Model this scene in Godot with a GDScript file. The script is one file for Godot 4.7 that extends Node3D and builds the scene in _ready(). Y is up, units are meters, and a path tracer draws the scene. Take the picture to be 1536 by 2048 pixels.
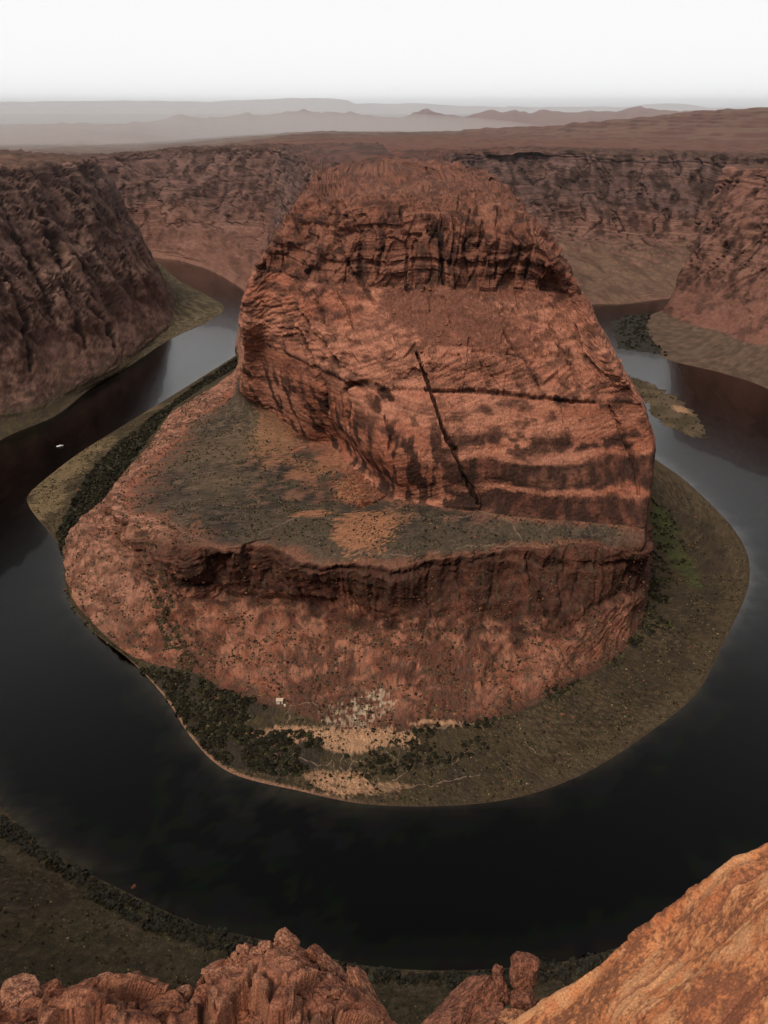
extends Node3D
# A river bend round a sandstone butte, seen from the canyon rim.

var inner_stations := []
var inner_kind := []
var inner_steps := []
func inner_tables() -> void:
	inner_stations.append([-833.8,-5,-1924.6,-841.7,0,-1918.4,-845.1,7.8,-1915.8,-852,27.4,-1910.4,-860.9,51,-1903.4,-867.7,70.6,-1898,-873.2,92.1,-1893.7,-880.1,117.6,-1888.3,-886.9,141.1,-1882.9,-896.5,168.6,-1875.4,-903.4,184.2,-1870,-910.2,196,-1864.7,-910.2,197,-2014.7,-910.2,182,-2364.7])
	inner_stations.append([-677,-5,-1882.6,-687,0,-1882.6,-690.2,7.8,-1882.6,-696.8,27.4,-1882.7,-705.3,51,-1882.7,-711.8,70.6,-1882.7,-717.1,92.1,-1882.7,-723.6,117.6,-1882.7,-730.1,141.1,-1882.7,-739.3,168.6,-1882.8,-745.8,184.2,-1882.8,-752.4,196,-1882.8,-752.4,197,-2032.8,-752.4,182,-2382.8])
	inner_stations.append([-522.8,-5,-1814.5,-530.3,0,-1821.2,-535.9,7.9,-1826.2,-547.1,27.7,-1836.2,-561.7,51.5,-1849.2,-572.9,71.3,-1859.2,-581.9,93.1,-1867.2,-593.1,118.8,-1877.2,-604.4,142.6,-1887.3,-620.1,170.3,-1901.3,-631.3,186.1,-1911.3,-642.5,198,-1921.3,-642.5,199,-2071.3,-642.5,184,-2421.3])
	inner_stations.append([-388.4,-5,-1693.6,-392.1,0,-1702.9,-398.6,8.2,-1719.5,-411.7,28.7,-1752.8,-428.8,53.3,-1796,-441.9,73.8,-1829.2,-452.4,96.4,-1855.8,-465.5,123,-1889.1,-478.6,147.6,-1922.3,-496.9,176.3,-1968.8,-510,192.7,-2002.1,-523.1,205,-2035.3,-523.1,206,-2185.3,-523.1,191,-2535.3])
	inner_stations.append([-253.8,-5,-1440.3,-255.9,0,-1450.1,-259.4,6.4,-1466.5,-290.9,21.2,-1614.8,-320.1,36,-1752.1,-335.2,50.9,-1823.5,-342.2,76.3,-1856.5,-349.2,110.2,-1889.4,-355.1,137.8,-1916.9,-362.1,173.8,-1949.9,-367.9,195,-1977.3,-372.6,212,-1999.3,-372.6,213,-2149.3,-372.6,198,-2499.3])
	inner_stations.append([-245.2,-5,-1330,-245,0,-1340,-244.7,6.5,-1357.8,-242.1,21.8,-1517.9,-239.7,37.1,-1666.1,-238.5,52.3,-1743.2,-237.9,78.5,-1778.8,-237.3,113.4,-1814.3,-236.9,141.7,-1844,-236.3,178.8,-1879.5,-235.8,200.6,-1909.2,-235.4,218,-1932.9,-175.4,219,-2022.9,-35.4,216,-2232.9])
	inner_stations.append([-235.5,-5,-1213.4,-228,0,-1220,-223,7,-1224.4,-198.3,46.4,-1246.1,-186.4,83.5,-1256.5,-180.5,106.7,-1261.8,-174.5,127.6,-1267,-166.6,153.1,-1273.9,-156.7,176.3,-1282.6,-143.9,204.2,-1294,-135.9,220.4,-1300.9,-129,232,-1307,-87,233,-1307,11,234,-1307])
	inner_stations.append([-220.5,-5,-1118.3,-215,0,-1110,-208,7.3,-1099.5,-173,48.6,-1047,-156.2,87.5,-1021.8,-147.8,111.8,-1009.2,-139.4,133.6,-996.6,-128.2,160.4,-979.8,-114.2,184.7,-958.8,-96,213.8,-931.5,-84.8,230.8,-914.7,-75,243,-900,-49.5,244,-909,10,247,-930])
	inner_stations.append([-212.3,-5,-1069,-208,0,-1060,-200.4,7.4,-1044.4,-162.7,49.4,-966.1,-144.6,88.9,-928.5,-135.5,113.6,-909.8,-126.5,135.9,-891,-114.4,163,-865.9,-99.3,187.7,-834.6,-79.6,217.4,-794,-67.6,234.6,-768.9,-57,247,-747,-36,248,-762,13,252,-797])
	inner_stations.append([-205,-4,-1042.6,-203.1,0,-1032.8,-178.9,20,-908.7,-160.7,40,-818.2,-141.6,65,-723.8,-119,95,-614.2,-112.3,118,-588,-103.3,147,-554.8,-96.9,178,-545,-86.6,203,-546.8,-65.4,231,-555.5,-52.8,248,-587.1,-48.6,250,-704.8,-20.7,252,-813.5])
	inner_stations.append([-261.8,-4,-859.5,-253.6,0,-853.7,-203.7,18,-819.1,-178,35,-754.1,-150.6,60,-676.1,-90.2,88,-579.7,-88.5,114,-565.6,-86.2,147,-552.2,-78.8,176,-538.6,-71.2,200,-545.1,-52.7,230,-545.8,-43.2,248,-562.3,-41.3,250,-694.1,-17.3,252,-813.5])
	inner_stations.append([-289.3,-4,-765.5,-279.4,0,-766.9,-223.9,14,-774.4,-195.7,32,-707.6,-173.8,48,-660.3,-63.9,80,-548.9,-61.1,113,-530,-61.4,147,-521.9,-56.2,174,-518.5,-48.9,199,-524.3,-38.6,229,-534.3,-32.4,248,-549.1,-31.9,250,-688.8,-14.4,252,-813.5])
	inner_stations.append([-310.3,-4,-691.4,-300.3,0,-691.3,-225.4,12,-690.2,-204.5,28,-646,-182.6,47,-595.5,-38.2,77,-531.5,-37.8,112,-512.1,-37.1,146,-492.1,-35,171,-497.5,-32,198,-516.3,-21.8,229,-522.9,-18.8,248,-539.5,-19.5,250,-683.7,-11.5,252,-813.5])
	inner_stations.append([-321,-4,-610.6,-311.3,0,-612.9,-232.3,10,-631.2,-210.1,28,-587,-186.2,49,-541.7,-18.4,75,-489.7,-20.6,112,-471.7,-21.6,145,-473.3,-18.4,170,-485.4,-15.6,197,-514.9,-8.9,229,-516.2,-5.8,248,-536.4,-9.4,250,-683.7,-8.6,252,-813.5])
	inner_stations.append([-311.6,-4,-586.2,-301.7,0,-584.9,-234.7,9,-575.5,-212.7,28,-537.9,-186.5,51,-492.5,0.7,74,-456.5,0,110,-444.9,-2.5,144,-466.4,-0.9,169,-479.7,0.6,197,-510.1,5.3,229,-511.9,7.1,248,-536.4,0.8,250,-683.7,-5.8,252,-813.5])
	inner_stations.append([-274.2,-4,-531.9,-265.2,0,-536.1,-247.9,6,-544.2,-219.1,27,-513.3,-162.2,55,-464.2,7.2,74,-451.3,6.4,110,-443.5,4.2,143.8,-466.2,4.9,168.8,-478.8,6.3,197,-509.3,9.7,229,-511.9,11.1,248,-536.4,4.9,250,-683.7,-5,252,-813.5])
	inner_stations.append([-251.7,-4,-499.4,-244.7,0,-506.6,-243.4,4,-508,-205.6,32,-486.3,-140,58,-444.5,13.6,74,-449.1,12.7,110,-442.1,10.8,143.5,-466,10.8,168.5,-478,11.9,197,-508.6,14,229,-511.9,15.2,248,-536.4,8.9,250,-683.7,-4.3,252,-813.5])
	inner_stations.append([-230.1,-4,-448.6,-220.2,0,-449.4,-217.8,4,-449.6,-180.1,32,-449.9,-133,59,-432,20,74,-446.3,19,110,-440.7,17.5,143.2,-465.8,16.7,168.2,-477.2,17.5,197,-507.8,18.3,229,-511.9,19.2,248,-536.4,13,250,-683.7,-3.6,252,-813.5])
	inner_stations.append([-201.9,-4,-411.1,-191.9,0,-411,-188.3,4,-410.9,-153.6,31,-426.2,-117.6,60,-415,24.8,74,-444.8,23.7,110,-439.7,22.5,143.1,-465.6,21,168.1,-476.6,21.7,197,-507.2,21.6,229,-511.9,22.2,248,-536.4,16.1,250,-683.7,-3.1,252,-813.5])
	inner_stations.append([-164.2,-4,-380.4,-154.8,0,-377.1,-151.4,4,-375.9,-133.4,29,-408.8,-100.3,61,-409,29.6,74,-442.7,28.4,110,-439.8,27.3,143,-465,25.6,168,-476,26,197,-507,24.8,229,-511.9,25,248,-537,18.7,250,-683.7,-2.5,252,-813.5])
	inner_stations.append([-132.7,-4,-337,-125.7,0,-344.1,-111,6,-358.9,-104.6,23,-412.1,-82.6,62,-413.4,35.8,74,-439.9,34.6,110,-440.5,33.5,143,-464.1,31.8,168,-475.4,31.8,197,-507,29.2,229,-511.9,28.7,248,-538.3,22,250,-683.7,-1.7,252,-813.5])
	inner_stations.append([-108.2,-4,-302.8,-102.7,0,-311.1,-84.2,6,-339.3,-71.7,24,-405,-59.8,61,-402.4,42,74,-437.8,40.9,110,-441.3,39.7,143,-463.1,38,168,-474.7,37.6,197,-507,33.7,229,-511.9,32.3,248,-539.5,25.2,250,-683.7,-1,252,-813.5])
	inner_stations.append([-82.9,-4,-278.6,-78.4,0,-287.6,-57.5,6,-329,-42.4,24,-391.5,-34.9,60,-390.2,51.3,74,-435,50.3,110,-442.5,48.9,143,-461.7,47.3,168,-473.6,46.3,197,-507,40.3,229,-511.9,37.8,248,-541.4,30.1,250,-683.7,0.2,252,-813.5])
	inner_stations.append([-43.9,-4,-265.8,-41.6,0,-275.5,-31.8,6,-317.2,-14.5,23,-382.5,-12.7,61,-391.4,60.7,74,-433.7,59.6,110.1,-442.8,57.7,143,-460.2,56,167.9,-472.8,54,197,-507,46.2,229,-511.5,42.8,248,-543.6,34.6,250,-683.7,1.3,252,-813.5])
	inner_stations.append([-10.3,-4,-257.5,-9.2,0,-267.5,-4.8,6,-309.7,12.6,23,-380,9.5,60,-390.8,72.8,74,-429.6,71.8,110.4,-440.9,68.5,143,-458.2,66.5,167.6,-472.2,61.9,197,-507,52.4,229,-510.2,48.1,248,-547.6,39.6,250,-683.7,2.4,252,-813.5])
	inner_stations.append([34.1,-4,-256.8,32,0,-266.5,22,6,-314.6,39.8,23,-381.5,39.4,61,-396.6,84.8,74,-426.2,83.8,110.7,-439,79.1,143,-456.1,76.9,167.3,-471.5,69.8,197,-507,58.5,229,-508.9,53.6,248,-551.6,44.6,250,-683.7,3.6,252,-813.5])
	inner_stations.append([72.9,-4,-263.3,69.4,0,-272.7,52,6,-319.1,69.5,22,-377.8,70.3,62,-404.3,96.8,74,-423.6,95.8,111,-437.1,89.7,143,-454.1,87.3,167,-470.9,77.8,197,-507,64.6,229,-507.6,59.1,248,-555.6,49.6,250,-683.7,4.8,252,-813.5])
	inner_stations.append([110.2,-4,-280.2,105.2,0,-288.9,81.1,6,-331,96.5,22,-377.8,95.4,63,-409.8,111.9,74,-421.6,112.6,111.5,-437.8,106.1,142.1,-452.1,101.1,167,-469.4,89.1,197,-504.9,72,229,-504.7,65.6,248.5,-559.9,55.2,250,-683.7,6.3,252,-813.5])
	inner_stations.append([146.9,-4,-305.9,140.7,0,-313.8,110.7,6,-352.2,125.1,23,-385.1,117,64,-411.1,129.7,74,-418.4,132.9,112,-438.6,125.8,141,-449.8,117.5,167,-467.6,102.6,197,-502.4,80.8,229,-501.3,73.6,249,-565.1,61.8,250,-683.7,8.2,252,-813.5])
	inner_stations.append([187.2,-4,-340.1,179.2,0,-346.2,141.5,6,-375.3,148.6,24,-399.5,137.4,63,-406.8,147.3,74,-415.2,153.5,112,-441,144.5,141,-448.7,129.3,165.8,-457.5,113.5,197,-495.2,89.4,227.8,-491.4,80.2,249,-573.6,67.3,250,-677.6,9.6,252,-813.5])
	inner_stations.append([218.5,-4,-383.1,209.7,0,-387.9,166.7,6,-411.4,169.7,25,-423.6,158.2,62,-402.5,158.2,75,-411.4,167.3,112,-442.5,157,141,-447.9,136.9,165,-451.1,120.7,197,-490.5,95,227,-485.2,84.7,249,-579.4,71,250,-673.6,10.6,252,-813.5])
	inner_stations.append([271.8,-4,-466.9,261.9,0,-468.7,194.7,5,-481,185.3,35,-478.9,176,58,-476.8,168,75,-475,180,112,-497,160,143,-500,142,165,-512,125,197,-530,106,227,-580,88,248,-640,60,250,-700,20,252,-800])
	inner_stations.append([290.4,-4,-538.1,280.5,0,-538.6,213.3,5,-541.9,203.4,35,-548.2,193.5,58,-554.6,185,75,-560,186,112,-570,168,143,-575,150,165,-580,132,197,-590,110,227,-630,84,247,-700,50,250,-760,10,252,-830])
	inner_stations.append([282.1,-4,-637.3,274.1,0,-631.3,230.1,6,-598.7,218.9,35,-616.6,207.6,58,-634.6,198,75,-650,195,112,-655,180,143,-660,160,165,-670,140,197,-690,115,227,-720,78,246,-780,35,249,-810,5,251,-850])
	inner_stations.append([267.4,-4,-716.7,258,0,-720,238,6,-727,227.5,35,-731.6,217,58,-736.1,208,75,-740,200,112,-745,185,143,-750,168,165,-760,140,197,-790,115,227,-830,73,243,-880,30,246,-890,-5,248,-900])
	inner_stations.append([299.8,-4,-928.2,290,0,-930,262,6,-935,249,35,-938.5,236.1,58,-942,225,75,-945,212,112,-950,195,143,-955,175,165,-960,145,197,-965,115,225,-975,75,240,-985,30,242,-990,-5,244,-1000])
	inner_stations.append([338.4,-5,-1111.6,329,0,-1115,317,7,-1119.2,257.3,46.4,-1140.5,228.6,83.5,-1150.7,214.3,106.7,-1155.8,199.9,127.6,-1160.9,180.8,153.1,-1167.7,156.9,176.3,-1176.2,125.8,204.2,-1187.2,106.7,220.4,-1194,90,232,-1200,61.5,233,-1200,-5,234,-1200])
	inner_stations.append([352.7,-5,-1321.2,348,0,-1330,341.7,6.5,-1341.7,274.7,28.1,-1466.8,222.3,51.8,-1564.6,193,71.3,-1619.3,182.5,97.2,-1638.9,174.1,121,-1654.5,163.7,142.6,-1674.1,153.2,177.1,-1693.6,144.8,198.7,-1709.3,138.5,216,-1721,99.5,217,-1739,8.5,218,-1781])
	inner_stations.append([417.3,-5,-1338,415.4,0,-1347.8,412.3,6.4,-1363.9,379.2,27.7,-1536,353.3,51.1,-1670.4,338.8,70.3,-1745.6,333.7,95.9,-1772.5,329.5,119.3,-1794,324.4,140.6,-1820.9,319.2,174.7,-1847.8,315,196,-1869.3,311.9,213,-1885.4,311.9,214,-2035.4,311.9,199,-2385.4])
	inner_stations.append([496.7,-5,-1377.1,497.1,0,-1387.1,497.5,6.4,-1399.5,501.6,27.7,-1532.4,504.9,51.1,-1636.1,506.8,70.3,-1694.2,507.4,95.9,-1715,507.9,119.3,-1731.6,508.6,140.6,-1752.4,509.2,174.7,-1773.1,509.8,196,-1789.7,510.2,213,-1802.2,510.2,214,-1952.2,510.2,199,-2302.2])
	inner_stations.append([584,-5,-1401.9,585.8,0,-1411.7,587.7,6.4,-1421.7,607.8,27.6,-1528.6,623.5,50.9,-1612,632.3,70,-1658.8,635.5,95.4,-1675.5,638,118.7,-1688.8,641.1,139.9,-1705.5,644.2,173.8,-1722.2,646.8,195,-1735.6,648.6,212,-1745.6,648.6,213,-1895.6,648.6,198,-2245.6])
	inner_stations.append([711.1,-5,-1411.1,715.4,0,-1420.1,717.9,6.4,-1425.2,744.5,27.7,-1479.7,765.3,51.1,-1522.3,776.9,70.3,-1546.2,781,95.9,-1554.7,784.4,119.3,-1561.5,788.5,140.6,-1570.1,792.7,174.7,-1578.6,796,196,-1585.4,798.5,213,-1590.5,798.5,214,-1740.5,798.5,199,-2090.5])
	inner_stations.append([946.5,-5,-1390.6,950,0,-1400,954.5,6.4,-1412,1002.5,27.7,-1540,1040,51.1,-1640,1061,70.3,-1696,1068.5,95.9,-1716,1074.5,119.3,-1732,1082,140.6,-1752,1089.5,174.7,-1772,1095.5,196,-1788,1100,213,-1800,1100,214,-1950,1100,199,-2300])
	inner_kind = [0, 0, 0, 0, 0, 0, 0, 0.3, 0.6, 1, 1, 1, 1, 1, 1, 1, 1, 1, 1, 1, 1, 1, 1, 1, 1, 1, 1, 1, 1, 1, 1, 1, 1, 1, 1, 0.6, 0.2, 0, 0, 0, 0, 0, 0]
	inner_steps = [14, 35, 38, 35, 32, 14, 14, 14, 44, 44, 32, 33, 35, 22, 22, 16, 26, 25, 33, 38, 31, 31, 44, 41, 44, 44, 43, 40, 40, 32, 44, 14, 14, 14, 14, 14, 33, 42, 58, 44, 64, 14]
var outer_stations := []
var outer_kind := []
var outer_steps := []
func outer_tables() -> void:
	outer_stations.append([-715,-5,-1888.7,-720,0,-1880,-724,6.7,-1873,-737.6,37.7,-1849.2,-747.2,71,-1832.4,-753.6,97.7,-1821.2,-760,122.1,-1810,-768,148.7,-1796,-776,170.9,-1782,-785.6,195.4,-1765.2,-792.8,210.9,-1752.6,-800,222,-1740,-890,223,-1710,-1100,208,-1640])
	outer_stations.append([-524.4,-5,-1808.3,-530,0,-1800,-536.5,6.7,-1790.5,-558.6,37.7,-1758.2,-574.2,71,-1735.4,-584.6,97.7,-1720.2,-595,122.1,-1705,-608,148.7,-1686,-621,170.9,-1667,-636.6,195.4,-1644.2,-648.3,210.9,-1627.1,-660,222,-1610,-750,223,-1580,-960,208,-1510])
	outer_stations.append([-397.9,-5,-1567.1,-405,0,-1560,-425,10,-1530,-444.7,41.2,-1512.1,-458.6,74.6,-1499.5,-467.8,101.3,-1491.1,-477.1,125.8,-1482.6,-488.7,152.5,-1472.1,-500.3,174.8,-1461.6,-514.2,199.3,-1448.9,-524.6,214.9,-1439.5,-535,226,-1430,-640,227,-1415,-885,212,-1380])
	outer_stations.append([-267.1,-5,-1341.8,-277,0,-1340.2,-354.1,12,-1335.5,-372.2,43.3,-1330.9,-384.9,76.9,-1327.7,-393.4,103.7,-1325.6,-401.9,128.3,-1323.4,-412.5,155.2,-1320.7,-423.1,177.5,-1318,-435.9,202.2,-1314.8,-445.4,217.8,-1312.4,-455,229,-1310,-560,230,-1310,-805,215,-1310])
	outer_stations.append([-265.8,-5,-1235,-275.8,0,-1234.4,-325.9,10,-1193.3,-344.9,41.9,-1199,-358.3,76.1,-1203,-367.2,103.4,-1205.6,-376.2,128.5,-1208.3,-387.3,155.8,-1211.6,-398.5,178.6,-1215,-411.9,203.7,-1219,-421.9,219.6,-1222,-432,231,-1225,-552,232,-1243,-832,217,-1285])
	outer_stations.append([-302.8,-5,-1114.8,-312.4,0,-1117.4,-327.5,8,-1117.8,-345.8,40.3,-1123.5,-358.8,75,-1127.6,-367.4,102.7,-1130.3,-376,128.1,-1133,-386.8,155.8,-1136.4,-397.6,178.9,-1139.8,-410.6,204.3,-1143.9,-420.3,220.5,-1146.9,-430,232,-1150,-550,233,-1168,-830,218,-1210])
	outer_stations.append([-328,-5,-969.9,-336.1,0,-975.8,-341,7,-957.3,-360.8,39.9,-975.6,-374.9,75.2,-988.6,-384.2,103.4,-997.3,-393.6,129.2,-1005.9,-405.2,157.4,-1016.7,-416.9,180.9,-1027.6,-431,206.8,-1040.5,-441.5,223.2,-1050.3,-452,235,-1060,-572,236,-1078,-852,221,-1120])
	outer_stations.append([-345.8,-5,-887.1,-353.7,0,-893.3,-360.8,8,-874.9,-380.7,41.2,-894.6,-394.8,76.8,-908.5,-404.1,105.2,-917.8,-413.5,131.3,-927.1,-425.2,159.8,-938.6,-436.9,183.5,-950.2,-450.9,209.5,-964.1,-461.5,226.1,-974.6,-472,238,-985,-592,239,-1003,-872,224,-1045])
	outer_stations.append([-352.7,-5,-795.9,-361.2,0,-801.3,-375.3,12,-790.6,-396.1,44.9,-807.5,-410.9,80.2,-819.4,-420.7,108.4,-827.4,-430.6,134.2,-835.3,-442.8,162.4,-845.3,-455.1,185.9,-855.2,-469.9,211.8,-867.1,-480.9,228.2,-876.1,-492,240,-885,-612,241,-903,-892,226,-945])
	outer_stations.append([-380.9,-5,-728.1,-390.5,0,-730.8,-413.4,14,-738,-431,47.1,-742.8,-443.5,82.5,-746.3,-451.8,110.8,-748.5,-460.1,136.8,-750.8,-470.5,165.1,-753.6,-480.8,188.7,-756.5,-493.3,214.7,-759.9,-502.7,231.2,-762.4,-512,243,-765,-632,244,-783,-912,229,-825])
	outer_stations.append([-390.4,-5,-602.9,-400,0,-600,-406.5,7.5,-598,-439,50,-588,-454.6,90,-583.2,-462.4,115,-580.8,-470.2,137.5,-578.4,-480.6,165,-575.2,-493.6,190,-571.2,-510.5,220,-566,-520.9,237.5,-562.8,-530,250,-560,-650,251,-560,-930,236,-560])
	outer_stations.append([-326.9,-5,-425.8,-335,0,-420,-341.2,7.9,-415.5,-372.5,52.4,-393,-387.5,94.3,-382.2,-395,120.5,-376.8,-402.5,144.1,-371.4,-412.5,172.9,-364.2,-425,199.1,-355.2,-441.2,230.6,-343.5,-451.2,248.9,-336.3,-460,262,-330,-550,263,-285,-760,248,-180])
	outer_stations.append([-264.9,-5,-338.6,-270,0,-330,-276.3,3.7,-319.5,-297,27.5,-285,-316.8,56.8,-252,-329.4,99,-231,-334.8,137.5,-222,-340.2,170.5,-213,-345.6,203.5,-204,-350.1,233.8,-196.5,-355.5,258.5,-187.5,-360,275,-180,-420,276,-120,-560,261,20])
	outer_stations.append([-182.2,-5,-275.4,-186.1,0,-266.2,-192,3.8,-252.5,-211.3,28.5,-207.4,-229.7,58.9,-164.2,-241.5,102.6,-136.7,-246.5,142.5,-124.9,-251.5,176.7,-113.2,-256.6,210.9,-101.4,-260.8,242.2,-91.6,-265.8,267.9,-79.8,-270,285,-70,-300,286,5,-370,271,180])
	outer_stations.append([-150.3,-5,-250.5,-152.1,0,-240.6,-154.8,3.9,-225.9,-163.5,29,-177.4,-171.8,59.9,-131.1,-177.1,104.4,-101.6,-179.4,145,-89,-181.7,179.8,-76.3,-183.9,214.6,-63.7,-185.8,246.5,-53.2,-188.1,272.6,-40.5,-190,290,-30,-190,291,60,-190,276,270])
	outer_stations.append([-106.3,-5,-227.9,-106.9,0,-217.9,-107.8,3.9,-203,-110.8,29.5,-154.1,-113.7,61,-107.2,-115.6,106.2,-77.4,-116.3,147.5,-64.6,-117.1,182.9,-51.8,-117.9,218.3,-39.1,-118.6,250.8,-28.4,-119.3,277.3,-15.6,-120,295,-5,-120,296,85,-120,281,295])
	outer_stations.append([-76.3,-5,-214.7,-76.2,0,-204.7,-76.1,3.9,-190.3,-75.8,29.6,-143.3,-75.6,61.2,-98.2,-75.4,106.6,-69.6,-75.3,148,-57.3,-75.3,183.5,-45,-75.2,219,-32.7,-75.1,251.6,-22.5,-75.1,278.2,-10.2,-75,296,0,-75,297,90,-75,282,300])
	outer_stations.append([-51,-5,-208.6,-50.5,0,-198.6,-49.8,4,-184.2,-47.3,29.7,-137.2,-45,61.4,-92.2,-43.6,106.9,-63.6,-42.9,148.5,-51.3,-42.3,184.1,-39,-41.7,219.8,-26.7,-41.2,252.4,-16.5,-40.5,279.2,-4.2,-40,297,6,-40,298,96,-40,283,306])
	outer_stations.append([-5.8,-5,-197.4,-5.5,0,-187.4,-5.1,4,-173.6,-3.9,29.7,-128.5,-2.7,61.4,-85.3,-1.9,106.9,-57.8,-1.5,148.5,-46,-1.2,184.1,-34.2,-0.9,219.8,-22.4,-0.6,252.4,-12.6,-0.3,279.2,-0.8,0,297,9,0,298,99,0,283,309])
	outer_stations.append([45.9,-5,-196.4,45.6,0,-186.4,45.2,4,-172.7,43.9,29.7,-127.8,42.7,61.4,-84.8,41.9,106.9,-57.4,41.6,148.5,-45.7,41.2,184.1,-34,40.9,219.8,-22.3,40.6,252.4,-12.5,40.3,279.2,-0.8,40,297,9,40,298,99,40,283,309])
	outer_stations.append([97.6,-5,-206,97.4,0,-196,97.3,4,-182.3,96.7,29.7,-137.2,96.2,61.4,-94.1,95.8,106.9,-66.6,95.7,148.5,-54.9,95.5,184.1,-43.1,95.4,219.8,-31.4,95.3,252.4,-21.6,95.1,279.2,-9.8,95,297,0,95,298,90,95,283,300])
	outer_stations.append([195.5,-5,-248.9,200,0,-240,206.3,3.9,-227.4,227,29,-186,246.8,59.9,-146.4,259.4,104.4,-121.2,264.8,145,-110.4,270.2,179.8,-99.6,275.6,214.6,-88.8,280.1,246.5,-79.8,285.5,272.6,-69,290,290,-60,335,291,0,440,276,140])
	outer_stations.append([322.6,-5,-356.7,330,0,-350,335.5,8.4,-345,363,56,-320,376.2,100.8,-308,382.8,128.8,-302,389.4,154,-296,398.2,184.8,-288,409.2,212.8,-278,423.5,246.4,-265,432.3,266,-257,440,280,-250,530,281,-220,740,266,-150])
	outer_stations.append([420.3,-5,-542.6,430,0,-540,437.5,7.8,-538,475,52,-528,493,93.6,-523.2,502,119.6,-520.8,511,143,-518.4,523,171.6,-515.2,538,197.6,-511.2,557.5,228.8,-506,569.5,247,-502.8,580,260,-500,700,261,-500,980,246,-500])
	outer_stations.append([465,-5,-749.4,475,0,-750,483.8,7.5,-750.5,527.5,50,-753,548.5,90,-754.2,559,115,-754.8,569.5,137.5,-755.4,583.5,165,-756.2,601,190,-757.2,623.8,220,-758.5,637.8,237.5,-759.3,650,250,-760,770,251,-760,1050,236,-760])
	outer_stations.append([455.1,-5,-886,462,0,-893.3,545,20,-985,570,57.7,-1010,582,93.1,-1022,588,115.3,-1028,594,135.3,-1034,602,159.6,-1042,612,181.8,-1052,625,208.4,-1065,633,223.9,-1073,640,235,-1080,760,236,-1089,1040,221,-1110])
	outer_stations.append([422.8,-5,-951.2,429.4,0,-958.7,490.6,18,-1022.6,519.4,54.8,-1056.1,533.2,89.4,-1072.2,540.1,111.1,-1080.3,547,130.6,-1088.3,556.3,154.4,-1099.1,567.8,176,-1112.5,582.7,202,-1129.9,591.9,217.2,-1140.6,600,228,-1150,720,229,-1159,1000,214,-1180])
	outer_stations.append([372.5,-5,-1016.6,379.9,0,-1023.3,475.7,16,-1087.1,501,52.5,-1115.5,513.2,86.8,-1129.1,519.3,108.2,-1136,525.3,127.5,-1142.8,533.5,151.1,-1151.9,543.6,172.5,-1163.2,556.8,198.3,-1178,564.9,213.3,-1187.1,572,224,-1195,692,225,-1204,972,210,-1225])
	outer_stations.append([379.6,-5,-1132.2,388.4,0,-1137,454.4,13,-1135.5,478.2,49.5,-1158.3,489.7,83.8,-1169.2,495.4,105.2,-1174.7,501.1,124.5,-1180.1,508.8,148.1,-1187.4,518.3,169.5,-1196.5,530.7,195.3,-1208.3,538.3,210.3,-1215.6,545,221,-1222,665,222,-1231,945,207,-1252])
	outer_stations.append([408.5,-5,-1233,418.4,0,-1234.4,449,9,-1213.5,469,45.6,-1223.1,478.6,80.1,-1227.7,483.4,101.6,-1230,488.2,121,-1232.3,494.6,144.7,-1235.4,502.6,166.3,-1239.2,513,192.1,-1244.2,519.4,207.2,-1247.3,525,218,-1250,645,219,-1259,925,204,-1280])
	outer_stations.append([445.1,-5,-1288.6,455,0,-1290,457.4,7,-1272.8,475.2,43.8,-1279.9,483.8,78.4,-1283.4,488,100.1,-1285.1,492.3,119.6,-1286.8,498,143.4,-1289.1,505.1,165,-1292,514.3,191,-1295.7,520,206.2,-1298,525,217,-1300,645,218,-1309,925,203,-1330])
	outer_stations.append([510.4,-5,-1322.4,520,0,-1325,522.8,6.5,-1325.8,536.5,43.4,-1329.5,543.1,78.1,-1331.3,546.4,99.8,-1332.2,549.7,119.4,-1333.1,554.1,143.2,-1334.3,559.6,164.9,-1335.8,566.8,191,-1337.8,571.2,206.2,-1339,575,217,-1340,695,218,-1349,975,203,-1370])
	outer_stations.append([672,-5,-1326,680,0,-1320,684,6.5,-1317,704,43.4,-1302,713.6,78.1,-1294.8,718.4,99.8,-1291.2,723.2,119.4,-1287.6,729.6,143.2,-1282.8,737.6,164.9,-1276.8,748,191,-1269,754.4,206.2,-1264.2,760,217,-1260,820,218,-1230,960,203,-1160])
	outer_kind = [0, 0, 0, 0, 0, 0, 0, 0, 0, 0, 0, 0, 0, 0, 0, 0, 0, 0, 0, 0, 0, 0, 0, 0, 0, 0, 0, 0, 0, 0, 0, 0, 0]
	outer_steps = [34, 21, 30, 12, 26, 32, 26, 34, 34, 34, 6, 6, 34, 34, 34, 34, 34, 34, 34, 34, 34, 6, 6, 6, 34, 34, 33, 17, 13, 8, 18, 34]

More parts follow.
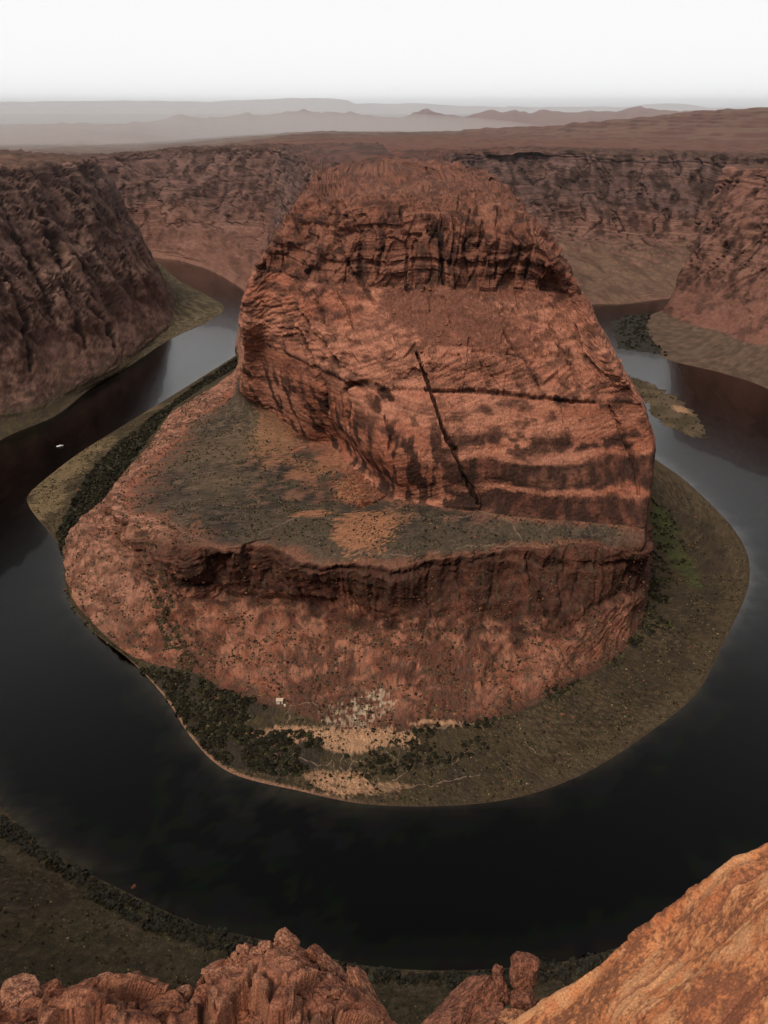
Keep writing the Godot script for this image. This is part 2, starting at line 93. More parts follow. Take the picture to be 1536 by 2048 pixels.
var brush_left := PackedVector2Array([Vector2(-196.9,-1000.6),Vector2(-222.6,-903.2),Vector2(-239.4,-801.6),Vector2(-262.5,-715.2),Vector2(-268.8,-652.1),Vector2(-264.5,-594.6),Vector2(-260,-553.3),Vector2(-257.4,-532.3),Vector2(-242.8,-503.4),Vector2(-242.4,-549),Vector2(-236.1,-572.9),Vector2(-235.2,-617.6),Vector2(-232.4,-699.8),Vector2(-228.6,-790.7),Vector2(-212.8,-856.9),Vector2(-179.4,-927)])
var brush_front := PackedVector2Array([Vector2(-150.1,-369.2),Vector2(-136.6,-354.6),Vector2(-115.9,-329.2),Vector2(-98.1,-304.4),Vector2(-84,-292.1),Vector2(-62.8,-287.1),Vector2(-42.2,-283.7),Vector2(-32.8,-292.1),Vector2(-32.5,-306.3),Vector2(-45,-312.9),Vector2(-61.2,-313.7),Vector2(-80.6,-317.5),Vector2(-63.2,-329.2),Vector2(-75.6,-337.4),Vector2(-93.7,-343.7),Vector2(-111.3,-359.1),Vector2(-130.7,-366)])
var brush_middle := PackedVector2Array([Vector2(-33.3,-299.1),Vector2(-12.4,-296.3),Vector2(8.5,-306.3),Vector2(22.1,-315.6),Vector2(46.7,-319.4),Vector2(63.3,-321.3),Vector2(50.7,-306.3),Vector2(55.1,-299.1),Vector2(33.8,-292.1),Vector2(8.1,-285.4),Vector2(-2,-278.8),Vector2(-19.8,-288.7),Vector2(-30.2,-292.1)])
var brush_right := PackedVector2Array([Vector2(227.8,-593.8),Vector2(238.8,-575),Vector2(232.1,-508.3),Vector2(196.7,-446.6),Vector2(188.4,-411.4),Vector2(161.1,-385.1),Vector2(137.5,-365.8),Vector2(109.3,-345.7),Vector2(80.4,-327),Vector2(62.8,-319.1),Vector2(81.8,-335.1),Vector2(110.7,-352.2),Vector2(141.5,-375.3),Vector2(165.9,-408.7),Vector2(185.6,-452.9),Vector2(212.2,-540.1)])
var brush_far_right := PackedVector2Array([Vector2(353.9,-1226.2),Vector2(439.8,-1287.4),Vector2(403.7,-1194.4),Vector2(383.9,-1080.6),Vector2(384.9,-1018.8),Vector2(358.4,-1042.8),Vector2(320.5,-1055.1)])
var brush_gully := PackedVector2Array([Vector2(-162.1,-446.8),Vector2(-143.9,-428.2),Vector2(-122.2,-383.9),Vector2(-106.4,-359.5),Vector2(-93.4,-337.2),Vector2(-107.7,-339.4),Vector2(-130.3,-373.8),Vector2(-149.1,-410.8)])
var brush_bank := PackedVector2Array([Vector2(-182.4,-259.4),Vector2(-165.3,-252.2),Vector2(-142.9,-235.9),Vector2(-115.5,-219.6),Vector2(-91.1,-207.9),Vector2(-69.3,-202.4),Vector2(-49.9,-195.9),Vector2(-25.2,-188.7),Vector2(-1.6,-184.7),Vector2(17.9,-183.7),Vector2(43.1,-183.5),Vector2(71.3,-188.5),Vector2(94.9,-195.7),Vector2(92.1,-185.5),Vector2(44.1,-176.8),Vector2(-5.4,-179.8),Vector2(-41,-188.7),Vector2(-67.4,-192.8),Vector2(-95.6,-201.3),Vector2(-119.7,-212.5),Vector2(-150.9,-233.3),Vector2(-176.2,-245.2)])
var areas := [[-47.5,-310.8,16.5,5.9,0,0,1],[-18,-306.4,22.4,8,-0.15,0,1],[1.9,-307.1,15.9,5.9,-0.1,0,1],[30.2,-316.7,16.2,1.9,0,0,1],[-55.3,-309.2,10.6,3.7,0,0,1],[-19.4,-279.3,14.9,7.1,0,0,1],[-5.7,-276.6,17.3,3.8,0,0,0.6],[-32.3,-284.7,10.1,3.3,0,0,0.6],[-28,-322.1,7.1,8.6,0,1,0.8],[-6.3,-328.9,11,8.9,0,1,1],[-14.4,-320.1,9.5,6.2,0,1,0.7],[-59.6,-311.8,16,3,0,0,0.7],[-13.3,-419.7,18.5,22,0,2,1],[-21.2,-470.4,10.1,17.1,0,2,1.2],[-47.8,-443.1,12.9,4.9,0,2,1.1],[3.8,-432.2,12.6,10.8,0,2,0.6],[-118.4,-573,43.7,36.6,0,3,1],[-119.3,-509.8,25.5,17.1,0,3,0.7],[-81.9,-576.2,23.6,44.2,0,2,0.55],[-46.2,-509.6,21.6,15.8,0,2,0.5],[219.6,-515,10.7,57.4,0,7,1],[229.6,-560,8.2,26.3,0,7,1],[331.4,-817.8,8.9,12.9,0,0,1],[330,-851.2,17.3,17.2,0,3,1],[-304.3,-654.4,27.7,44.7,0,6,1],[-289,-584.2,16.9,32.6,0,6,1],[-297,-712.5,29.8,25.7,0,6,1],[-278.3,-820.6,33.5,19.5,0,6,0.6]]
var island := PackedVector2Array([Vector2(299.3,-969.3),Vector2(312.7,-948.2),Vector2(328.2,-920),Vector2(339.9,-880.4),Vector2(346.7,-840.1),Vector2(344.6,-792.1),Vector2(332.1,-726.8),Vector2(315.6,-736.2),Vector2(303.7,-754.1),Vector2(294.6,-792.1),Vector2(300,-850.3),Vector2(294.8,-893.3)])
var shoal := PackedVector2Array([Vector2(357,-1227.9),Vector2(399.4,-1274.9),Vector2(449.1,-1303.2),Vector2(409.6,-1202.4),Vector2(386.5,-1087.9),Vector2(388.5,-1018.6),Vector2(358.6,-1042.4),Vector2(324,-1062.2)])
var trails := [[1.6,-51.4,-329.2,-52.1,-322.9,-52.1,-319.1,-49.7,-314.2,-47.1,-311.2],[1.3,-47.6,-300.9,-47.4,-294.4,-45.2,-290.8,-44.7,-286.7,-47.7,-285.2],[1.2,-44.8,-295,-37.7,-292.7,-32.8,-289.7,-28.8,-291.3,-26.8,-293.7],[1,-21.9,-296.9,-22.6,-292.4,-21.2,-287.6,-19.5,-284.3],[1,-17,-295.6,-16.1,-292.2,-17.5,-288,-18.6,-285.5],[1,-15.9,-293.7,-10.2,-292.7,-9.1,-289.5,-7.9,-286.5,-6.7,-282.2],[0.9,-26.8,-293.7,-25,-287.2,-22.4,-285.1],[0.9,-20.3,-293.3,-17.7,-291.1],[0.9,1.9,-298.8,4.4,-295.8,5.8,-292.7],[0.8,8.4,-299.7,7.8,-296.3,6.5,-292.8,6.7,-289.5],[1.1,-44.7,-312,-34.4,-314.7,-21,-314.8,-7.8,-314.5],[1.1,-35.2,-316.8,-34.2,-312.9],[1.3,-54.7,-329.2,-46.4,-328.4,-35.3,-328.5],[1.8,8.2,-309.7,21.9,-312.9,35.4,-314.6,48,-316.5,54,-313.1],[1,20,-300.1,16,-292.3,8,-283.4,3.4,-280.4],[1,44.4,-299.9,38.8,-295.3,35.2,-289.4],[1,73.4,-307.6,76.6,-303.1,78.4,-298.2],[1,-12.2,-281.5,-2.2,-276.8,13.1,-276.6,28,-279,48.4,-284.6],[1.6,-139,-446.5,-126.2,-428.5,-111.7,-418.3,-101.1,-414.5,-86.3,-416.9,-71.6,-426.3,-56.9,-439.1,-47.9,-442.6],[1.4,-69.8,-412.4,-50.9,-402.6,-35.2,-398.3,-14.4,-398.2,9.4,-396.3,39.6,-401.5,70.6,-407.6,84.7,-410.5],[1.5,59.1,-434.1,69.5,-429.3,78.2,-423.2,82,-415.1,84.7,-410.5],[1.3,0.8,-445.9,10.2,-434.8,26,-430.5,47.9,-429.6,59.1,-434.1],[1.1,-159.3,-527.4,-136.4,-518.4,-121.5,-512.2,-101.8,-502.8],[1,-139.2,-616.1,-122.6,-596.3,-107.2,-579.3],[1.1,-14.4,-398.2,-11.3,-403.8,-2.3,-409.3]]
var near_rocks := [[-2.05,280.62,-11.2,1.222,1.1,1.2,0.4,-0.4,56,1,0],[-3.54,280.82,-10.74,1.13,0.714,1,-0.2,0.1,48,2,1],[-2.57,280.5,-12.82,0.409,0.33,0.35,0.3,-0.55,34,3,2],[-2.27,280.27,-12.48,0.601,0.287,0.4,0.2,-0.5,34,4,2],[-3.07,280.41,-12.66,0.289,0.289,0.3,0.7,0.2,24,5,2],[-3.71,280.35,-12.52,0.248,0.339,0.35,0.1,-0.05,24,6,2],[-4.24,280.35,-12.07,0.538,0.282,0.45,-0.3,0.2,34,7,2],[-0.51,280.16,-11.75,0.836,0.266,0.45,0.15,-0.95,40,8,2],[-0.97,280.37,-11.4,0.894,0.248,0.5,0.2,-0.88,40,9,2],[-2.92,280.27,-12.03,0.947,0.512,0.6,0.5,-0.25,48,10,0],[-1.38,280.57,-11.17,0.904,0.244,0.5,0.1,-0.85,40,11,0],[-4.95,280.7,-11.35,0.319,0.197,0.32,0.4,0.1,26,12,2],[-6.13,281.06,-11.09,0.553,0.289,0.5,0.1,-0.15,44,13,1],[-6.81,281.25,-11.3,0.363,0.157,0.35,0.5,0.1,28,14,2],[-8.52,281.6,-10.8,0.515,0.328,0.6,0.3,-0.2,40,15,2],[-8.61,281.68,-10.96,0.176,0.118,0.22,0.9,0.3,22,16,2],[-7.23,281.33,-10.66,0.772,0.468,0.8,-0.1,0.25,50,17,1],[-5.24,281,-10.72,0.828,0.402,0.7,0.2,0.1,44,18,1],[-8.62,281.48,-10.29,0.915,0.458,0.8,0.2,-0.1,44,19,1],[-2.61,280.92,-10.45,1.053,0.468,0.9,0.2,0,48,20,1],[-3.37,280.33,-12.51,0.261,0.287,0.3,0.5,0.1,24,28,2],[-1.79,280.15,-12.64,0.475,0.224,0.4,0.3,-0.65,32,29,0],[-1.3,280.08,-12.27,0.624,0.208,0.4,0.1,-0.8,34,30,2],[-1.89,280.45,-11.79,0.756,0.214,0.45,0.2,-0.7,36,31,2],[-3.41,280.64,-11.43,0.593,0.37,0.5,0.6,0.2,44,32,0],[-4.35,280.7,-11.24,0.489,0.293,0.5,0.2,0.3,40,33,1],[-8,281.35,-11.01,0.357,0.19,0.4,0.7,0.3,30,34,1],[-6.28,281.34,-10.44,0.81,0.347,0.7,0.3,-0.05,44,35,1],[2.73,285.17,-9.17,0.32,0.407,0.34,0.3,-0.12,44,21,3],[2.68,284.87,-8.79,0.306,0.306,0.3,-0.2,0.2,34,22,3],[3.09,284.67,-8.8,0.173,0.144,0.18,0.4,0.1,26,23,3],[2.25,284.88,-9.02,0.194,0.388,0.3,0.2,0.25,36,24,3],[1.56,284.66,-8.8,1.011,0.347,0.5,0.1,0.68,56,25,3],[1.85,284.81,-8.42,0.581,0.187,0.4,-0.2,0.42,44,26,3],[2.35,285.66,-7.85,0.44,0.229,0.35,0.1,-0.15,44,27,4],[2.23,285.05,-9.23,0.127,0.127,0.16,0.5,0.2,24,36,3],[1.04,284.78,-8.29,0.652,0.242,0.4,0.2,0.5,44,37,3]]
var slab_edge := PackedVector3Array([Vector3(1.78,287.22,-6.75),Vector3(2.19,287.86,-6.74),Vector3(2.67,288.38,-6.79),Vector3(3.20,289.00,-6.89),Vector3(3.75,289.44,-7.00),Vector3(4.31,290.05,-7.10),Vector3(4.83,290.60,-7.27),Vector3(5.34,290.96,-7.35),Vector3(5.92,291.43,-7.37),Vector3(6.94,291.99,-7.55),Vector3(8.6,292.7,-7.5),Vector3(10.6,293.5,-7.1),Vector3(12.8,294.4,-6.2)])
var ledge_edge := PackedVector3Array([Vector3(-10.05,281.81,-10.24),Vector3(-9.30,281.80,-10.57),Vector3(-8.52,281.54,-10.77),Vector3(-8.02,281.16,-10.80),Vector3(-7.35,281.16,-10.91),Vector3(-6.81,281.07,-11.21),Vector3(-6.02,280.99,-11.16),Vector3(-5.27,280.81,-10.96),Vector3(-4.68,280.68,-11.22),Vector3(-4.28,280.39,-11.86),Vector3(-3.72,280.35,-12.30),Vector3(-2.99,280.29,-12.60),Vector3(-2.19,280.27,-12.48),Vector3(-1.53,280.18,-12.21),Vector3(-0.86,280.13,-11.73),Vector3(-0.35,280.04,-11.23),Vector3(0.02,279.81,-10.66)])
var ledge_inner := PackedVector3Array([Vector3(-7.66,285.05,-6.59),Vector3(-7.08,284.86,-6.67),Vector3(-6.49,284.68,-6.75),Vector3(-6.11,284.57,-6.80),Vector3(-5.65,284.43,-6.86),Vector3(-5.22,284.30,-6.91),Vector3(-4.70,284.16,-6.98),Vector3(-4.22,284.02,-7.04),Vector3(-3.76,283.89,-7.10),Vector3(-3.11,283.79,-7.14),Vector3(-2.68,283.68,-7.19),Vector3(-2.16,283.54,-7.25),Vector3(-1.63,283.40,-7.31),Vector3(-1.18,283.29,-7.36),Vector3(-0.72,283.18,-7.41),Vector3(-0.35,283.08,-7.45),Vector3(-0.07,283.02,-7.48)])

var cracks := []
var outer_cracks := []
func crack_tables() -> void:
	cracks.append([2.3,6,17.72,7.88,18.61,7.38,19.53,6.85,20.29,6.42,21.39,6.05,21.61,5.62,21.94,5.33,22.59,5.12])
	cracks.append([2.4,3,11.36,10,11.42,9.8,11.79,9.61,12.49,9.26,12.91,9.13])
	cracks.append([2.2,3,12.29,10.09,12.66,9.59,12.89,9.22,13,9.07,13.59,8.66])
	cracks.append([1.8,2,11.36,10,11.36,10.2,11.61,10.39,12.14,10.27,12.29,10.09])
	cracks.append([2.6,3.5,11.06,8.11,11.39,7.81,11.82,7.62,12.34,7.28,12.46,7.06])
	cracks.append([3.4,4.5,10.84,7.75,11.18,7.47,11.45,7.22,11.67,6.75,11.82,6.62,12.03,6])
	cracks.append([1.6,2,12.26,8.76,12.63,8.53,12.89,8.21])
	cracks.append([2.2,2.6,11.42,8.55,11.85,8.08])
	cracks.append([2,2.6,25.02,8.32,25.34,8.05,26,7.78,26.28,7.41,26.44,7.16])
	cracks.append([2,2.6,27.43,8.45,27.48,8.13,27.68,7.78,27.73,7.28])
	cracks.append([2,2.6,28.62,8.47,28.15,8,28.68,7.78,28.43,7.41])
	cracks.append([1.6,1.8,23.29,7.75,23.73,7.12])
	cracks.append([1.7,3.2,18.64,7,20.77,7,22.52,7.03,24.02,7.03,25.45,7,26.6,7,27.4,6.97,28.15,7])
	cracks.append([1.4,1.8,12.49,7.28,13.64,7.16,15.25,7.03,17.92,7])
	cracks.append([1.5,1.2,27.1,6.83,27.12,6.15])
	cracks.append([2,2.8,28.57,6.88,28.82,6.15,29.12,5.83,29.34,5.47])
	cracks.append([3,4,21.71,10.39,21.32,9.98,21.1,9.09])
	cracks.append([2,2.6,26.02,10.34,24.41,9.65])
	cracks.append([2,2.6,26.86,9.94,25.39,9.15])
	cracks.append([2.4,3,22.84,10.45,22.8,10.05,21.77,9.41])
	cracks.append([4,4.5,19.74,10.16,20.84,10.11,22.16,10.18])
	cracks.append([2,2.4,14.82,10.59,16.27,9.67,16.35,9.15])
	cracks.append([2,2.6,30,10.48,28.3,9.74,27.3,9.17])
	cracks.append([2,2.2,13.32,10.3,13.55,9.67])
	cracks.append([2.2,2.6,25,10.59,23.22,9.8,23.2,9.24])
	cracks.append([1.5,2,10.09,10.77,10.44,10.18,10.66,9.85])
	cracks.append([2,2.4,11.06,9.93,10.91,10.23,11.03,10.61])
	cracks.append([4.5,5,12.69,6.8,13,7,13.45,7.06,14.05,6.97,15.19,6.83])
	cracks.append([4,4.5,12.71,6.75,12.86,6.53,12.8,6.1,12.86,5.88])
	cracks.append([5,4.5,13.64,6.92,13.68,6.75,13.77,6.62])
	cracks.append([3,2.5,14.27,6.53,14.91,6.3,14.59,6.03])
	cracks.append([1.8,2.2,22.84,7.91,24.48,7.91,26.21,7.91,27.25,7.91,28.62,7.91])
	cracks.append([1.5,1.5,10.41,7.59,11.27,7.78,12.57,8,13.14,7.91])
	cracks.append([5,4.5,18.73,3.26,19.13,3.15,19.47,3.15,19.76,3.24])
	cracks.append([3,2.6,19.95,3.06,20.74,3.03,21.29,3.06,22.05,3.03,23.41,3.06,24.23,3,25,3,26,3.03,27.02,3.03,28.07,3.03])
	cracks.append([2,1.8,21.03,3.85,22.11,3.91,23.15,3.94,24.07,3.91,25.14,3.82,26,3.94])
	cracks.append([2.5,2.5,19.29,3.82,19.68,3.41,19.87,3.06])
	cracks.append([2,2,20.23,3.88,20.58,3.41,20.48,3.06])
	cracks.append([2,2,22.09,3.74,22.23,3.35])
	cracks.append([2,2,24.73,3.79,24.55,3.41,24.61,3.09])
	cracks.append([2,2,26.63,3.88,26.79,3.53,27.18,3.09,27.52,2.67,28.05,2.17])
	cracks.append([3,2.5,17.84,3.18,18.58,2.92,19.34,2.67,19.68,2.42,20.03,2.15])
	cracks.append([1.5,1.4,17.32,2.27,17.92,2])
	outer_cracks.append([6,8,6.88,8.85,6.96,7.39,6.81,5.81,6.81,4])
	outer_cracks.append([6,8,6.38,8.3,6.15,6.83,6.23,5.69])
	outer_cracks.append([5,6,6,6.22,5.88,5.88,5.81,4.94])
	outer_cracks.append([7,9,7.47,5.94,7.41,4.38,7.71,3])
	outer_cracks.append([6,7,5.25,8.9,5.16,7.61,5.06,6.33])
	outer_cracks.append([6,7,5.97,4.25,5.78,3.25,5.84,2.62])
	outer_cracks.append([5,6,6.42,5.38,6.35,4.06,6.38,2.88])

var rng := RandomNumberGenerator.new()
var n_big := FastNoiseLite.new()
var n_mid := FastNoiseLite.new()
var n_fine := FastNoiseLite.new()
var n_warp := FastNoiseLite.new()
var n_cell := FastNoiseLite.new()
var n_edge := FastNoiseLite.new()
var n_pit := FastNoiseLite.new()
var names := {}
var ledge_blocks := []
var all_bench := PackedVector2Array([Vector2(-330, -760), Vector2(-330, -480), Vector2(-240, -430), Vector2(-150, -300), Vector2(0, -255), Vector2(130, -290), Vector2(240, -400), Vector2(300, -560), Vector2(250, -640), Vector2(190, -420), Vector2(60, -432), Vector2(-20, -480), Vector2(-80, -560), Vector2(-120, -620), Vector2(-200, -830)])

# ---------------------------------------------------------------- ground raster
const RX0 := -480.0
const RZ0 := -1420.0
const RC := 2.0
const RW := 540
const RH := 640
var ground := PackedFloat32Array()
var ground_n := PackedFloat32Array()
var shore := PackedFloat32Array()

func splat(p: Vector3) -> void:
	var i := int((p.x - RX0) / RC)
	var j := int((p.z - RZ0) / RC)
	if i < 0 or j < 0 or i >= RW or j >= RH: return
	var k := j * RW + i
	ground[k] += p.y
	ground_n[k] += 1.0

func fill_ground() -> void:
	for k in RW * RH:
		if ground_n[k] > 0.0: ground[k] /= ground_n[k]
		else: ground[k] = -50.0
	for rep in 4:
		var g := ground.duplicate()
		for j in range(1, RH - 1):
			for i in range(1, RW - 1):
				var k := j * RW + i
				if g[k] > -40.0: continue
				var s := 0.0
				var n := 0
				for o in [k - 1, k + 1, k - RW, k + RW]:
					if g[o] > -40.0:
						s += g[o]
						n += 1
				if n > 0: ground[k] = s / n

func height_at(x: float, z: float) -> float:
	var fx := (x - RX0) / RC - 0.5
	var fz := (z - RZ0) / RC - 0.5
	var i := int(fx)
	var j := int(fz)
	if i < 1 or j < 1 or i >= RW - 2 or j >= RH - 2: return -50.0
	fx -= i
	fz -= j
	var k := j * RW + i
	var a := ground[k]
	var b := ground[k + 1]
	var c := ground[k + RW]
	var d := ground[k + RW + 1]
	if minf(minf(a, b), minf(c, d)) < -40.0: return maxf(maxf(a, b), maxf(c, d))
	return lerpf(lerpf(a, b, fx), lerpf(c, d, fx), fz)

func on_land(p: Vector2) -> bool:
	var i := int((p.x - RX0) / RC)
	var j := int((p.y - RZ0) / RC)
	return i > 0 and j > 0 and i < RW and j < RH and ground_n[j * RW + i] > 0.0 and ground[j * RW + i] > 0.3

func shore_field() -> void:
	shore.resize(RW * RH)
	shore.fill(1e6)
	for st in [inner_stations, outer_stations]:
		for s in st.size() - 1:
			var a := Vector2(st[s][3], st[s][5])
			var b := Vector2(st[s + 1][3], st[s + 1][5])
			var n := int(a.distance_to(b)) + 1
			for q in n:
				var p := a.lerp(b, float(q) / n)
				var i := int((p.x - RX0) / RC)
				var j := int((p.y - RZ0) / RC)
				if i >= 0 and j >= 0 and i < RW and j < RH: shore[j * RW + i] = 0.0
	for j in range(1, RH):
		for i in range(1, RW - 1):
			var k := j * RW + i
			shore[k] = minf(shore[k], minf(minf(shore[k - 1], shore[k - RW]) + RC, minf(shore[k - RW - 1], shore[k - RW + 1]) + RC * 1.414))
	for j in range(RH - 2, -1, -1):
		for i in range(RW - 2, 0, -1):
			var k := j * RW + i
			shore[k] = minf(shore[k], minf(minf(shore[k + 1], shore[k + RW]) + RC, minf(shore[k + RW + 1], shore[k + RW - 1]) + RC * 1.414))

# ---------------------------------------------------------------- helpers
func numbered(called: String) -> String:
	var n: int = names.get(called, 0)
	names[called] = n + 1
	return called if n == 0 else "%s_%03d" % [called, n]

func put(called: String, mesh: Mesh, mat: Material, parent: Node = self) -> MeshInstance3D:
	var o := MeshInstance3D.new()
	o.mesh = mesh
	o.material_override = mat
	o.name = numbered(called) if parent == self else called
	parent.add_child(o, true)
	return o

func tag(o: Node, label: String, category: String, group := "") -> Node:
	o.set_meta("label", label)
	o.set_meta("category", category)
	if group != "": o.set_meta("group", group)
	return o

func structure(o: Node, label: String, category: String) -> Node:
	tag(o, label, category)
	o.set_meta("kind", "structure")
	return o

func stuff(o: Node, label: String, category: String) -> Node:
	tag(o, label, category)
	o.set_meta("kind", "stuff")
	return o

func noise(n: FastNoiseLite, s: int, type: int, octaves: int, gain := 0.5) -> void:
	n.seed = s
	n.noise_type = type
	n.frequency = 1.0
	n.fractal_type = FastNoiseLite.FRACTAL_FBM if octaves > 1 else FastNoiseLite.FRACTAL_NONE
	n.fractal_octaves = octaves
	n.fractal_gain = gain

func hash1(v: float) -> float:
	var s := sin(v * 127.1 + 31.7) * 43758.5453
	return s - floorf(s)

func grain_texture(freq: float, lo: float, hi: float, s: int, size := 1024) -> NoiseTexture2D:
	var n := FastNoiseLite.new()
	n.seed = s
	n.noise_type = FastNoiseLite.TYPE_SIMPLEX
	n.frequency = freq
	n.fractal_octaves = 6
	n.fractal_gain = 0.62
	var t := NoiseTexture2D.new()
	t.width = size
	t.height = size
	t.seamless = true
	t.noise = n
	var g := Gradient.new()
	g.set_color(0, Color(lo, lo, lo))
	g.set_color(1, Color(hi, hi, hi))
	g.set_offset(0, 0.22)
	g.set_offset(1, 0.78)
	t.color_ramp = g
	return t

func rock_material(called: String, tile: float, relief: float, albedo: Texture2D, bump: Texture2D, rough := 0.93) -> StandardMaterial3D:
	var m := StandardMaterial3D.new()
	m.resource_name = called
	m.vertex_color_use_as_albedo = true
	m.albedo_texture = albedo
	m.roughness = rough
	m.metallic_specular = 0.25
	m.uv1_triplanar = true
	m.uv1_world_triplanar = true
	m.uv1_scale = Vector3.ONE / tile
	m.heightmap_enabled = true
	m.heightmap_texture = bump
	m.heightmap_scale = relief
	return m

# ---------------------------------------------------------------- lofted terrain
class Loft:
	var nu := 0
	var nv := 0
	var pos := PackedVector3Array()
	var nor := PackedVector3Array()
	var col := PackedColorArray()
	var rowc := PackedFloat32Array()   # row coordinate for each j
	var stat := PackedFloat32Array()   # station coordinate for each i
	var kind := PackedFloat32Array()   # peninsula weight for each i
	var groove := PackedFloat32Array()

func spline(a: Vector3, b: Vector3, c: Vector3, d: Vector3, t: float) -> Vector3:
	var l := b.distance_to(c)
	var m0 := (c - a) * 0.5
	var m1 := (d - b) * 0.5
	var k0 := minf(l, a.distance_to(b)) * 1.3
	var k1 := minf(l, c.distance_to(d)) * 1.3
	if m0.length() > k0: m0 = m0.normalized() * k0
	if m1.length() > k1: m1 = m1.normalized() * k1
	var t2 := t * t
	var t3 := t2 * t
	return b * (2.0 * t3 - 3.0 * t2 + 1.0) + m0 * (t3 - 2.0 * t2 + t) + c * (3.0 * t2 - 2.0 * t3) + m1 * (t3 - t2)

func grid_normals(L: Loft) -> void:
	var nu := L.nu
	var nv := L.nv
	L.nor.resize(nu * nv)
	for i in nu:
		var i0 := maxi(i - 1, 0) * nv
		var i1 := mini(i + 1, nu - 1) * nv
		for j in nv:
			var du := L.pos[i1 + j] - L.pos[i0 + j]
			var dv := L.pos[i * nv + mini(j + 1, nv - 1)] - L.pos[i * nv + maxi(j - 1, 0)]
			L.nor[i * nv + j] = du.cross(dv).normalized()

func build_loft(stations: Array, kinds: Array, steps: Array, rowsteps: Array, flip: float) -> Loft:
	var L := Loft.new()
	var cols: Array[PackedVector3Array] = []
	for st in stations:
		var p := PackedVector3Array()
		for k in 14: p.append(Vector3(st[k * 3], st[k * 3 + 1], st[k * 3 + 2]))
		var line := PackedVector3Array()
		for r in 13:
			for q in rowsteps[r]:
				line.append(spline(p[maxi(r - 1, 0)], p[r], p[r + 1], p[mini(r + 2, 13)], float(q) / rowsteps[r]))
		line.append(p[13])
		cols.append(line)
	for r in 13:
		for q in rowsteps[r]: L.rowc.append(r + float(q) / rowsteps[r])
	L.rowc.append(13.0)
	L.nv = L.rowc.size()
	var n := stations.size()
	for s in n - 1:
		var a := cols[maxi(s - 1, 0)]
		var b := cols[s]
		var c := cols[s + 1]
		var d := cols[mini(s + 2, n - 1)]
		var last: int = steps[s] + (1 if s == n - 2 else 0)
		for q in last:
			var t: float = float(q) / steps[s]
			L.stat.append(s + t)
			L.kind.append(lerpf(kinds[s], kinds[s + 1], t))
			for j in L.nv: L.pos.append(spline(a[j], b[j], c[j], d[j], t))
	L.nu = L.stat.size()
	L.groove.resize(L.nu * L.nv)
	grid_normals(L)
	if flip < 0.0:
		for k in L.nor.size(): L.nor[k] = -L.nor[k]
	return L

func loft_index(L: Loft, s: float, r: float) -> Vector2:
	var i := L.stat.bsearch(s)
	var j := L.rowc.bsearch(r)
	return Vector2(mini(i, L.nu - 1), mini(j, L.nv - 1))

# a groove cut along a line of (station, row) points
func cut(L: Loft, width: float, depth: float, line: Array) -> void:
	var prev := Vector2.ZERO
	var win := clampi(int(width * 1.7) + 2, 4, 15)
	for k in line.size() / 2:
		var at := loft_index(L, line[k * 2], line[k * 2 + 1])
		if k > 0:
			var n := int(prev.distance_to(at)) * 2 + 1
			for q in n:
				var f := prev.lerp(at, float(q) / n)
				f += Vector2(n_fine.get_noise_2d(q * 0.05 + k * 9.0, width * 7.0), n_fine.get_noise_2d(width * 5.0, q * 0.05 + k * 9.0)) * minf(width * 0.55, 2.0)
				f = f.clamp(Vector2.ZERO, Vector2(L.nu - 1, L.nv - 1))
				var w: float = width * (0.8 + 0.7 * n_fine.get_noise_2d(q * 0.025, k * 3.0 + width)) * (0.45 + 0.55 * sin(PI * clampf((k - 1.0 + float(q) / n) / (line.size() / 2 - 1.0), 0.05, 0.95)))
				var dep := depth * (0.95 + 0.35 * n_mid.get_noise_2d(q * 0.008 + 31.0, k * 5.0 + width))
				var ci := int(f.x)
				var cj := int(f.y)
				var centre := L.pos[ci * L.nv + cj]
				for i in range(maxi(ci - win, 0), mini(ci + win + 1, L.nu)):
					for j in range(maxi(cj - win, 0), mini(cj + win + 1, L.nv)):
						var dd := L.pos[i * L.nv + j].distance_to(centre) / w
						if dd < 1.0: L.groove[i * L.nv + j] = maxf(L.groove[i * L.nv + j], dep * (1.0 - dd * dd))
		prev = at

# leaning ribs and slots of the outer walls at three sizes
func wall_rib(p: Vector3, inner: bool) -> Vector3:
	var far := 1.0 if p.z < -1250.0 else 0.0
	var lx := 0.35 * p.y if inner and p.x > 0.0 else 0.0
	var lz := 0.0 if inner else -0.45 * p.y
	var f := lerpf(1.0, 0.62, far)
	return Vector3(n_mid.get_noise_3d((p.x + lx) * 0.02 * f, p.y * 0.004, (p.z + lz) * 0.02 * f),
		n_mid.get_noise_3d((p.x + lx) * 0.05 * f, p.y * 0.008 + 20.0, (p.z + lz) * 0.05 * f),
		n_fine.get_noise_3d((p.x + lx) * 0.1 * f, p.y * 0.016 + 40.0, (p.z + lz) * 0.1 * f))

